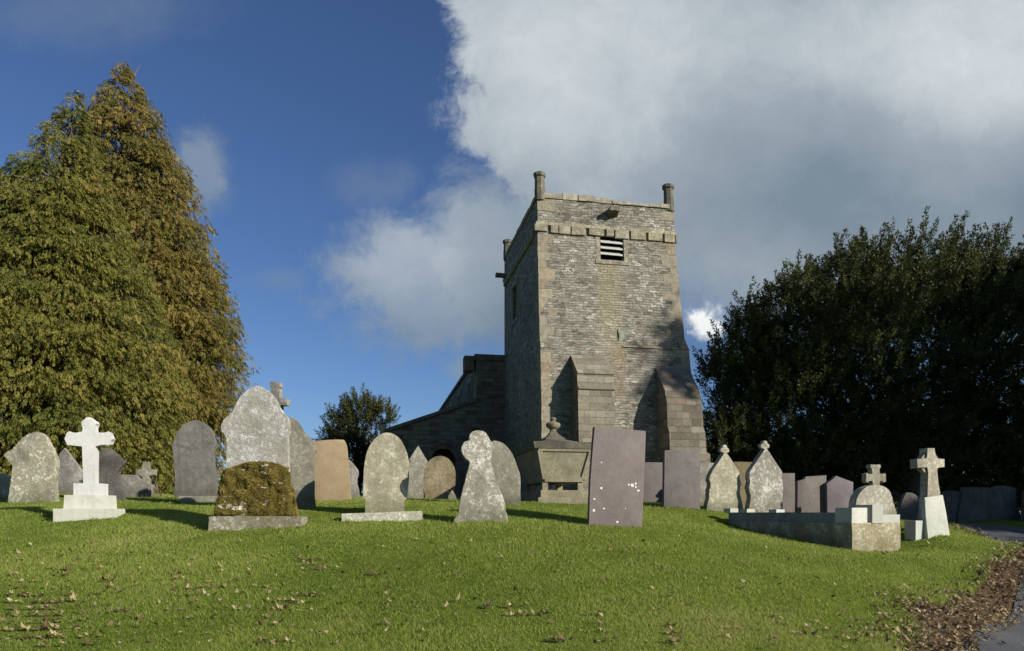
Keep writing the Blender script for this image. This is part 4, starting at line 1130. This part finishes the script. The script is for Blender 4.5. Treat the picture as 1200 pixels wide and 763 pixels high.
def arch(bm, ri, ro, y0, y1, seg=13, gapf=.04):
    for s in range(seg):
        a0 = math.pi * (s + gapf) / seg; a1 = math.pi * (s + 1 - gapf) / seg
        q = [(dx + math.cos(a) * r, y, dz + math.sin(a) * r) for y in (y0, y1) for a, r in ((a0, ri), (a1, ri), (a1, ro), (a0, ro))]
        hexa(bm, q[:4], q[4:])
    for sx_ in (-1, 1):
        a, b_ = sorted((dx + sx_ * ri, dx + sx_ * ro)); abox(bm, a, b_, y0, y1, -1.5, dz - .01)
arch(bm, Ri + .003, Ri + .2, NY - .03, NY + .3); arch(bm, Ri + .205, Ro, NY - .10, NY + .1, 15)
bm_obj('doorway_arch', bm, TRIMD, aisle)
bm = bmesh.new(); abox(bm, dx - Ri, dx + Ri, NY + .40, NY + .449, -1.5, dz + Ri); bm_obj('door', bm, plain('dark_oak', (.02, .016, .012), .7), aisle)
bm = bmesh.new(); zt_ = .16
hexa(bm, [(ax0 - .15, NY - .10, aisle_z(ax0) - .02), (nx0 - .02, NY - .10, aisle_z(nx0) + .02), (nx0 - .02, NY + 16, aisle_z(nx0) + .02), (ax0 - .15, NY + 16, aisle_z(ax0) - .02)],
     [(ax0 - .15, NY - .10, aisle_z(ax0) + zt_), (nx0 - .02, NY - .10, aisle_z(nx0) + zt_ + .02), (nx0 - .02, NY + 16, aisle_z(nx0) + zt_ + .02), (ax0 - .15, NY + 16, aisle_z(ax0) + zt_)])
bm_obj('roof', bm, TRIMD, aisle)
# west end wall between aisle and tower steps up to the nave
bm = bmesh.new(); abox(bm, nx0 + .001, -.001, NY - .05, NY - .001, -2, Z(462)); bm_obj('buttress', bm, NAVE, aisle)
px_, pz_ = fdx(446, 500)
bm = bmesh.new(); lathe(bm, [(.07, -5), (.07, -.28), (.1, -.25), (.2, -.02), (.21, .06)], 10, (ax0 - .05, NY - .2, pz_)); bm_obj('downpipe', bm, plain('painted_pipe', (.33, .32, .28), .7), aisle)

# ------------------------------------------------------------------ trees
def tubes(bm, pts, radii, sides=6):
    prev = None
    for i, (p, r) in enumerate(zip(pts, radii)):
        p = Vector(p); t = (Vector(pts[min(i + 1, len(pts) - 1)]) - Vector(pts[max(i - 1, 0)])).normalized()
        s = t.orthogonal().normalized(); u = t.cross(s)
        rg = [bm.verts.new(p + (s * math.cos(a) + u * math.sin(a)) * r) for a in np.linspace(0, 2 * math.pi, sides, endpoint=False)]
        if prev:
            # match nearest start to avoid twist
            k = min(range(sides), key=lambda j: (rg[j].co - prev[0].co).length); rg = rg[k:] + rg[:k]
            for j in range(sides):
                try: bm.faces.new((prev[j], prev[(j + 1) % sides], rg[(j + 1) % sides], rg[j]))
                except ValueError: pass
        prev = rg

def norm(v): return v / np.maximum(np.linalg.norm(v, axis=-1, keepdims=True), 1e-9)

def conifer(name, base, prof, label, mat, seed, nbr=420, spr=34, tone0=.4, H=15., twigs=False, droop=.35, lean=(0, 0), group=None):
    r = np.random.default_rng(seed)
    root = empty(name, base, 0, label, 'tree', group)
    hs = np.array([p[0] for p in prof]); rs = np.array([p[1] for p in prof])
    bm = bmesh.new()
    tubes(bm, [(lean[0] * t * t, lean[1] * t * t, H * t * .99 - .3) for t in np.linspace(0, 1, 12)], [.34 * (1 - t) ** 1.15 + .008 for t in np.linspace(0, 1, 12)], 8)
    V, T = [], []
    # heights weighted by circumference
    cand = r.uniform(.2, H, nbr * 6); rad = np.interp(cand, hs, rs)
    keep = r.random(len(cand)) < (rad + .7) / (rs.max() + .7); cand = cand[keep][:nbr]
    for h in cand:
        R0 = float(np.interp(h, hs, rs)); R = R0 * (1.10 - .44 * r.random() ** 1.3) + .08
        a = r.uniform(0, 2 * math.pi); out = np.array([math.cos(a), math.sin(a), 0])
        side = np.array([-math.sin(a), math.cos(a), 0])
        t0 = h / H; c0 = np.array([lean[0] * t0 * t0, lean[1] * t0 * t0, 0])
        rise = r.uniform(.1, .5) * R; 
        def bp(t):  # branch curve: rises from the trunk, arches over and droops, tip lifts
            return c0 + out * (R * t) + np.array([0, 0, 1]) * (h + rise * (t - 1) * .9 + R * droop * (.5 * math.sin(t * math.pi) - .25 * t))
        tubes(bm, [bp(t) for t in (0, .35, .7, .95)], [.03 + .01 * R, .022, .014, .006], 4)
        n = int(spr * (.22 + .78 * R / rs.max()))
        t = .42 + .60 * r.random(n) ** .7
        pos = np.stack([bp(x) for x in t])
        lat = r.normal(0, 1, n) * (.05 + .15 * R) * np.sqrt(t)
        pos = pos + side * lat[:, None] + np.stack([np.zeros(n), np.zeros(n), -np.abs(lat) * .4 - r.random(n) ** 2 * .5], -1)
        dirs = norm(out * r.uniform(.5, 1.0, n)[:, None] + side * (np.sign(lat) * r.uniform(.1, .8, n))[:, None] + np.array([0, 0, -1]) * r.uniform(.15, 1.15, n)[:, None])
        L = r.uniform(.10, .23, n) * (.6 + .4 * min(1, R / 1.5))
        upv = norm(np.array([0, 0, 1.]) + r.normal(0, .7, (n, 3))); sd = norm(np.cross(dirs, upv)); up2 = np.cross(sd, dirs)
        tn = tone0 + r.normal(0, .13) + r.normal(0, .08, n) + .10 * (t - .7)
        for k in range(9):
            s = (k // 2 + .3) / 4.6; sg = 1 if k % 2 else -1
            if k == 8: sg = 0; s = .8
            b0 = pos + dirs * (L * s)[:, None] - np.array([0, 0, 1]) * (L * s * s * .35)[:, None]
            ln = L * (.52 - .25 * s) * r.uniform(.7, 1.3, n); wd = L * .085
            tipd = norm(dirs * .8 + sd * (sg * .95) + up2 * r.normal(0, .3, n)[:, None] - np.array([0, 0, .3]))
            wv = norm(np.cross(tipd, up2 + r.normal(0, .5, (n, 3)))) * wd[:, None]
            V.append(np.stack([b0 - wv * .6, b0 + tipd * (ln * .5)[:, None] - wv, b0 + (tipd - np.array([0, 0, .45])) * ln[:, None], b0 + tipd * (ln * .45)[:, None] + wv], 1))
            T.append(tn + r.normal(0, .07, n) + (.12 if k >= 6 else 0))
    if twigs:   # bare, bleached leaders at the top
        for q in range(7):
            a = r.uniform(0, 6.28); z = H * r.uniform(.90, .965); l = r.uniform(.5, .9); t0 = z / H
            p0 = np.array([lean[0] * t0 * t0, lean[1] * t0 * t0, z])
            tubes(bm, [p0, p0 + np.array([math.cos(a) * l * .5, math.sin(a) * l * .5, l * .45]), p0 + np.array([math.cos(a) * l * .8, math.sin(a) * l * .8, l])], [.03, .022, .008], 4)
    bm_obj('trunk', bm, m_bark, root, smooth=60, uv=False)
    me = tri_mesh('crown', np.concatenate(V), np.concatenate(T), mat)
    o = link('crown', me, None, root)
    return root

m_bark = plain('bark', (.17, .14, .115), .9, .4, 9)
m_green = foliage('green_conifer_spray', [(.031, .044, .011), (.092, .110, .021), (.168, .158, .033), (.28, .205, .055)], .28)
m_brown = foliage('browning_conifer_spray', [(.034, .046, .011), (.100, .108, .023), (.195, .150, .038), (.32, .22, .066)], .28)
def prof_px(lst, H0, d):   # (py, half width px) -> (height above base, radius)
    z0 = tz(0, d)
    return sorted([((EYE + (HY - py) / F * d) - H0, w / F * d) for py, w in lst])
d1 = 27.; b1 = P(156, 600, d1); b1.z = tz(b1.x, d1)
p1 = prof_px([(72, 2), (90, 12), (130, 38), (170, 56), (210, 71), (260, 87), (320, 102), (380, 118), (430, 116), (490, 106), (540, 98), (575, 86), (590, 66)], b1.z, d1)
conifer('conifer', b1, p1, 'tall browning conifer with a bare twiggy top', m_brown, 5, nbr=1050, spr=112, tone0=.50, H=(EYE + (HY - 74) / F * d1) - b1.z, twigs=True, lean=(-.35, 0))
d2 = 22.5; b2 = P(44, 600, d2); b2.z = tz(b2.x, d2)
p2 = prof_px([(108, 2), (130, 14), (170, 32), (210, 52), (260, 76), (320, 104), (380, 130), (430, 150), (490, 152), (530, 138), (560, 112), (585, 80)], b2.z, d2)
conifer('conifer', b2, p2, 'dense green conifer at the left edge, beside the browning one', m_green, 8, nbr=1050, spr=112, tone0=.50, H=(EYE + (HY - 104) / F * d2) - b2.z, lean=(1.2, 0), droop=.3)

def plume_tree(name, base, lobes, label, mat, seed, n_pl, ph=(.5, 1.1), pr=.22, leaves=46, lsize=.13, H=4., limbs=26, tone0=.4, cat='tree', trunk_r=.6, gap=0., zmin=.35, topbias=.0, group=None, flip=.45):
    """broad dark evergreen: lobes (cx,cy,cz,rx,ry,rz) in local metres, covered and filled with upright leafy plumes"""
    r = np.random.default_rng(seed)
    root = empty(name, base, 0, label, cat, group)
    bm = bmesh.new()
    tubes(bm, [(0, 0, -.4), (.05, .02, H * .25), (-.05, .05, H * .5), (.05, 0, H * .8)], [trunk_r * 1.25, trunk_r, trunk_r * .8, trunk_r * .45], 10)
    L = np.array(lobes); vol = L[:, 3] * L[:, 4] * L[:, 5]; pk = r.choice(len(L), n_pl, p=(vol ** .67) / (vol ** .67).sum())
    dv = norm(r.normal(0, 1, (n_pl, 3))); dv[:, 2] = np.where(dv[:, 2] < -flip, -dv[:, 2], dv[:, 2])
    rad = np.where(r.random(n_pl) < .7, r.uniform(.82, 1.03, n_pl), r.uniform(.35, .85, n_pl))
    pos = L[pk, :3] + dv * L[pk, 3:6] * rad[:, None]
    # clumpiness: drop plumes in holes
    hole = .9 * np.sin(pos[:, 2] * 2.6 + pos[:, 0] * .55 + np.sin(pos[:, 1]) ) + np.sin(pos[:, 0] * 1.25 + seed) + np.sin(pos[:, 1] * 1.35 + 2) + np.sin(pos[:, 2] * 1.6 + 1) + .5 * np.sin(pos[:, 0] * 3.1 + pos[:, 2] * 2.7)
    ok = (hole < 1.9 - gap) & (pos[:, 2] > zmin); pos, dv = pos[ok], dv[ok]
    for i in range(limbs):
        k = r.integers(len(pos)); e = pos[k] * np.array([.88, .88, .94]); st = np.array([0, 0, H * r.uniform(.08, .5)])
        mid_ = (st + e) / 2 + np.array([0, 0, .6]) * r.uniform(-.5, 1)
        tubes(bm, [st, st * .5 + mid_ * .5, mid_, mid_ * .45 + e * .55, e], [trunk_r * .26, trunk_r * .18, trunk_r * .12, trunk_r * .07, .015], 5)
    bm_obj('trunk', bm, m_bark, root, smooth=60, uv=False)
    n = len(pos); V, T = [], []
    axis_ = norm(np.array([0, 0, 1.]) * r.uniform(.35, .95, n)[:, None] + dv * r.uniform(.4, 1.0, n)[:, None] + r.normal(0, .18, (n, 3)))
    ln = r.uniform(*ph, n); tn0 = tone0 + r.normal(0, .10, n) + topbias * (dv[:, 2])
    for k in range(leaves):
        s = r.random(n); rr_ = pr * (1.15 - s) * r.uniform(.3, 1.1, n) * (ln / ph[1])
        ra = norm(np.cross(axis_, norm(r.normal(0, 1, (n, 3)))))
        c = pos + axis_ * (s * ln)[:, None] + ra * rr_[:, None]
        td = norm(axis_ * .9 + ra * .9 + r.normal(0, .35, (n, 3)))
        wv = norm(np.cross(td, r.normal(0, 1, (n, 3)))) * (lsize * .26); l_ = lsize * r.uniform(.7, 1.5, n)
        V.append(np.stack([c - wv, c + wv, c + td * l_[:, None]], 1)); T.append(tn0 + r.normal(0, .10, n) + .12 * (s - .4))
    me = tri_mesh('crown', np.concatenate(V), np.concatenate(T), mat); link('crown', me, None, root)
    return root

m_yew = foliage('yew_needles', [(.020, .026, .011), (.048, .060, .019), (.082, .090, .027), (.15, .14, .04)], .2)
d3 = 34.; yb = P(1075, 600, d3); yb.z = tz(yb.x, d3)
def lobe(px, py, rxp, ryp, ry, dd=0.):
    q = P(px, py, d3 + dd); return (q.x - yb.x, dd, (q.z - yb.z) * .905, rxp / F * (d3 + dd), ry, ryp / F * (d3 + dd) * .905)
yl = [lobe(1085, 420, 125, 130, 5.5), lobe(1000, 440, 105, 120, 5.), lobe(930, 465, 75, 100, 4.), lobe(885, 495, 48, 80, 3.2), lobe(1160, 420, 110, 125, 5.), lobe(1250, 440, 110, 130, 5.), lobe(1330, 470, 70, 110, 4.),
      lobe(930, 545, 110, 60, 4.5, 1), lobe(1060, 545, 120, 60, 5., 2), lobe(1200, 535, 120, 65, 5., 1), lobe(875, 560, 45, 45, 3.), lobe(1280, 545, 90, 60, 4.)]
for (ox, oy, r_) in [(842, 425, 18), (858, 400, 20), (882, 370, 22), (905, 350, 24), (932, 330, 25), (962, 316, 26), (990, 300, 24), (1016, 288, 24), (1045, 278, 26), (1072, 270, 22), (1095, 266, 24), (1125, 284, 24), (1150, 282, 22), (1172, 276, 22), (1195, 296, 24), (1220, 300, 26), (1250, 320, 28),
                     (848, 470, 22), (850, 515, 24), (852, 560, 22), (960, 385, 40), (1040, 340, 44), (1110, 335, 44), (1180, 345, 44), (905, 420, 34)]:
    yl.append(lobe(ox, oy, r_, r_ * 1.15, r_ / 24, random.uniform(-2.2, 1.2)))
for (ox, oy) in [(826, 420), (838, 402), (850, 380), (866, 372), (880, 345), (897, 335), (912, 318), (930, 304), (946, 292), (968, 298), (986, 276), (1006, 268), (1020, 258), (1040, 256), (1058, 246), (1078, 240), (1092, 244), (1112, 262), (1134, 258), (1152, 262), (1166, 250), (1188, 272), (1205, 268), (1232, 285)]:
    yl.append(lobe(ox, oy + 26, 11, 34, .45, random.uniform(-2, 1)))
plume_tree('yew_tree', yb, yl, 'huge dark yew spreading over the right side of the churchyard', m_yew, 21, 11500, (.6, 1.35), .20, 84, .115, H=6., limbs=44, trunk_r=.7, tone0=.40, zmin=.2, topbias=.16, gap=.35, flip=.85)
dh = 47.; hb = P(1060, 600, dh); hb.z = tz(hb.x, dh)
plume_tree('hedge', hb, [(x, random.uniform(-1, 1), 1.1 + random.uniform(-.3, .5), 2.2, 1.6, 1.9) for x in np.arange(-13, 15, 1.7)], 'dark overgrown hedge closing the view behind the yew', m_yew, 77, 1500, (.4, .9), .3, 40, .2, H=1.5, limbs=30, trunk_r=.2, zmin=.0, cat='hedge', flip=.9)
d4 = 46.; sb_ = P(418, 600, d4); sb_.z = tz(sb_.x, d4)
def lobe4(px, py, rxp, ryp, ry):
    q = P(px, py, d4); return (q.x - sb_.x, 0, q.z - sb_.z, rxp / F * d4, ry, ryp / F * d4)
m_small = foliage('small_evergreen', [(.014, .020, .006), (.036, .045, .010), (.07, .075, .015), (.13, .11, .025)], .15)
plume_tree('evergreen_tree', sb_, [lobe4(425, 500, 26, 32, 1.5), lobe4(400, 520, 20, 35, 1.3), lobe4(445, 515, 20, 35, 1.3), lobe4(418, 550, 36, 40, 1.8), lobe4(425, 580, 34, 28, 1.6), lobe4(440, 560, 24, 36, 1.4), lobe4(388, 530, 12, 16, .8), lobe4(455, 500, 8, 10, .6)], 'small ragged evergreen beyond the church aisle', m_small, 31, 1700, (.5, 1.1), .15, 60, .095, H=5., limbs=18, trunk_r=.22, tone0=.45, zmin=.2, topbias=.1)
# a tall tree outside the frame to the right: its shade falls on the yew and the far stones
for i, (tx, ty, hh, rr_, lab) in enumerate([(36., 21., 21., 6.5, 'tall leafy tree east of the path, farther from it'), (31.5, 9., 12., 6., 'low leafy tree east of the path, nearest to it')]):
    tb = Vector((tx, ty, tz(tx, ty)))
    lb = [(0, 0, hh * .50, rr_, rr_, hh * .30), (-1.5, 1, hh * .45, rr_ * .9, rr_ * .9, hh * .3)]
    if i == 0: lb += [(-4.2, -5.4, 18.2, 3.6, 3.6, 1.9), (-5.6, -7.6, 16.6, 2.0, 2.0, .8)]
    plume_tree('churchyard_tree', tb, lb, lab, m_yew, 60 + i, 1500, (.8, 1.5), .5, 34, .36, H=hh * .8, limbs=24, trunk_r=.45, zmin=2.5)

# russet bush by the tiny cross
m_bush = foliage('russet_leaves', [(.06, .035, .010), (.15, .085, .020), (.24, .14, .03), (.12, .13, .03)], .3)
bb = P(186, 584, 15.6)
plume_tree('bush', bb, [(0, 0, .24, .26, .2, .22), (.2, .05, .3, .16, .16, .2)], 'small russet brown bush beside the tiny stone cross', m_bush, 44, 240, (.08, .2), .05, 16, .05, H=.3, limbs=10, trunk_r=.02, cat='bush', zmin=.02)

# ------------------------------------------------------------------ camera, sun, sky
cam = bpy.data.cameras.new('camera'); co = bpy.data.objects.new('camera', cam); C.objects.link(co)
cam.sensor_width = 36; cam.lens = F / 1200 * 36; cam.shift_y = (HY - 381.5) / 1200; cam.clip_end = 6000; cam.clip_start = .05
co.location = (0, 0, EYE); co.rotation_euler = (math.radians(90), 0, 0)
bpy.context.scene.camera = co

AZ, EL = math.radians(56), math.radians(23.5)     # sun: behind the camera, to the right
sd = Vector((math.sin(AZ) * math.cos(EL), -math.cos(AZ) * math.cos(EL), math.sin(EL)))
sun = bpy.data.lights.new('sun', 'SUN'); sun.energy = 5.0; sun.angle = math.radians(.55); sun.color = (1., .93, .82)
so = bpy.data.objects.new('sun', sun); C.objects.link(so); so.location = (20, -20, 30)
so.rotation_euler = sd.to_track_quat('Z', 'Y').to_euler()

w = bpy.data.worlds.new('World'); bpy.context.scene.world = w; w.use_nodes = True
g = NT(w.node_tree); bg = w.node_tree.nodes['Background']
sky = g.new('ShaderNodeTexSky', sky_type='NISHITA'); sky.sun_disc = False; sky.sun_elevation = EL; sky.sun_rotation = math.pi - AZ
sky.altitude = 200; sky.air_density = 1.; sky.dust_density = .4; sky.ozone_density = 2.
tcw = g.new('ShaderNodeTexCoord'); dirv = tcw.outputs['Generated']
sp = g.new('ShaderNodeSeparateXYZ'); g.put(sp.inputs[0], dirv)
dy = g.m('MAXIMUM', sp.outputs[1], .06)
U = g.m('DIVIDE', sp.outputs[0], dy); Vv = g.m('DIVIDE', sp.outputs[2], dy)
cv = g.new('ShaderNodeCombineXYZ'); g.put(cv.inputs[0], U); g.put(cv.inputs[1], Vv); cvec = cv.outputs[0]
wv_c = g.vm('ADD', cvec, g.scale(g.vm('SUBTRACT', g.noise(cvec, 6., 4, .6, color=True), (.5, .5, .5)), (.10, .10, 0)))
nA = g.m('SUBTRACT', g.noise(wv_c, 5., 10, .62), .5)
nB = g.m('SUBTRACT', g.noise(g.vm('ADD', wv_c, (3.1, 7.7, 0)), 16., 9, .68), .5)
nC = g.noise(g.vm('ADD', wv_c, (9.1, 2.7, 0)), 3.4, 8, .6)
def ell(px, py, rx, ry):
    a = g.m('DIVIDE', g.m('SUBTRACT', U, (px - CX) / F), rx / F); c = g.m('DIVIDE', g.m('SUBTRACT', Vv, (HY - py) / F), ry / F)
    return g.m('SUBTRACT', 1., g.m('SQRT', g.m('ADD', g.m('MULTIPLY', a, a), g.m('MULTIPLY', c, c))))
def nz(base, a, c): return g.m('ADD', base, g.m('ADD', g.m('MULTIPLY', nA, a), g.m('MULTIPLY', nB, c)))
# the big cloud bank: everything right of a wavy edge
edge_ = g.m('ADD', -.102, g.m('MULTIPLY', g.sstep(Vv, .56, .42), .075))
bank = g.m('DIVIDE', g.m('SUBTRACT', U, edge_), .11)
mk1 = g.sstep(nz(bank, 1.2, 1.3), -.04, .42)
mk1 = g.m('MULTIPLY', mk1, g.sstep(g.m('ADD', Vv, g.m('MULTIPLY', nA, .25)), .17, .34))
mk2 = g.m('MULTIPLY', g.sstep(nz(ell(500, 330, 165, 105), 1.3, 1.0), .0, .5), .80)
mk2b = g.m('MULTIPLY', g.sstep(nz(ell(585, 305, 135, 125), .9, .7), -.1, .5), .92)
mk3 = g.m('MULTIPLY', g.sstep(nz(ell(238, 200, 52, 70), 1.1, 1.3), .0, .7), .62)
mk4 = g.m('MULTIPLY', g.sstep(nz(ell(330, 328, 60, 24), .8, .8), .1, .9), .30)
mk5 = g.m('MULTIPLY', g.sstep(nz(ell(100, 10, 190, 70), 1.2, .6), .0, .9), .30)
mk6 = g.m('MULTIPLY', g.sstep(nz(ell(450, 220, 110, 60), 1.4, .9), .25, 1.0), .22)
mk7 = g.sstep(nz(ell(822, 380, 44, 40), 1.2, 1.9), .1, .7)
mk8 = g.m('MULTIPLY', g.sstep(nz(ell(545, 432, 34, 26), .8, .8), .1, .8), .6)
mk9 = g.m('MULTIPLY', g.sstep(nz(ell(1150, 290, 300, 130), .9, .5), -.1, .5), .8)
mask = mk1
for q in (mk2, mk2b, mk3, mk4, mk5, mk6, mk7, mk8, mk9): mask = g.m('MAXIMUM', mask, q)
# how bright each stretch of cloud is: sunlit heads, grey underside
br_ = g.m('MULTIPLY', g.sstep(ell(660, 70, 330, 260), -.2, .9), .62)
br_ = g.m('ADD', br_, g.m('MULTIPLY', g.sstep(ell(1150, 50, 330, 190), -.1, .9), .75))
br_ = g.m('ADD', br_, g.m('MULTIPLY', g.sstep(ell(490, 310, 170, 100), -.1, .9), .42))
br_ = g.m('ADD', br_, g.m('MULTIPLY', mk7, .75)); br_ = g.m('ADD', br_, g.m('MULTIPLY', mk3, .5)); br_ = g.m('ADD', br_, g.m('MULTIPLY', g.sstep(ell(860, 330, 200, 90), -.1, .8), .25))
br_ = g.m('ADD', br_, g.m('MULTIPLY', g.m('SUBTRACT', nC, .5), .75)); br_ = g.m('ADD', br_, g.m('MULTIPLY', nB, .22))
ccol = g.ramp(br_, [(0, (.165, .215, .265)), (.35, (.27, .32, .365)), (.7, (.50, .54, .565)), (1., (.76, .77, .76))])
skyc = g.mix(1., sky.outputs[0], (.52, .655, .90), 'MULTIPLY')
SKY = .075
ccs = g.mix(1., ccol, (0.90 / SKY, .90 / SKY, .905 / SKY), 'MULTIPLY')
mask = g.m('MULTIPLY', mask, g.sstep(sp.outputs[1], .0, .3))
final = g.mix(mask, skyc, ccs)
g.put(bg.inputs[0], final); bg.inputs[1].default_value = SKY

sc = bpy.context.scene
sc.view_settings.view_transform = 'Standard'; sc.view_settings.look = 'None'; sc.view_settings.exposure = .47; sc.view_settings.gamma = 1
sc.view_settings.use_curve_mapping = False
sc.render.engine = 'CYCLES'
sc.cycles.max_bounces = 5; sc.cycles.diffuse_bounces = 3; sc.cycles.transparent_max_bounces = 4
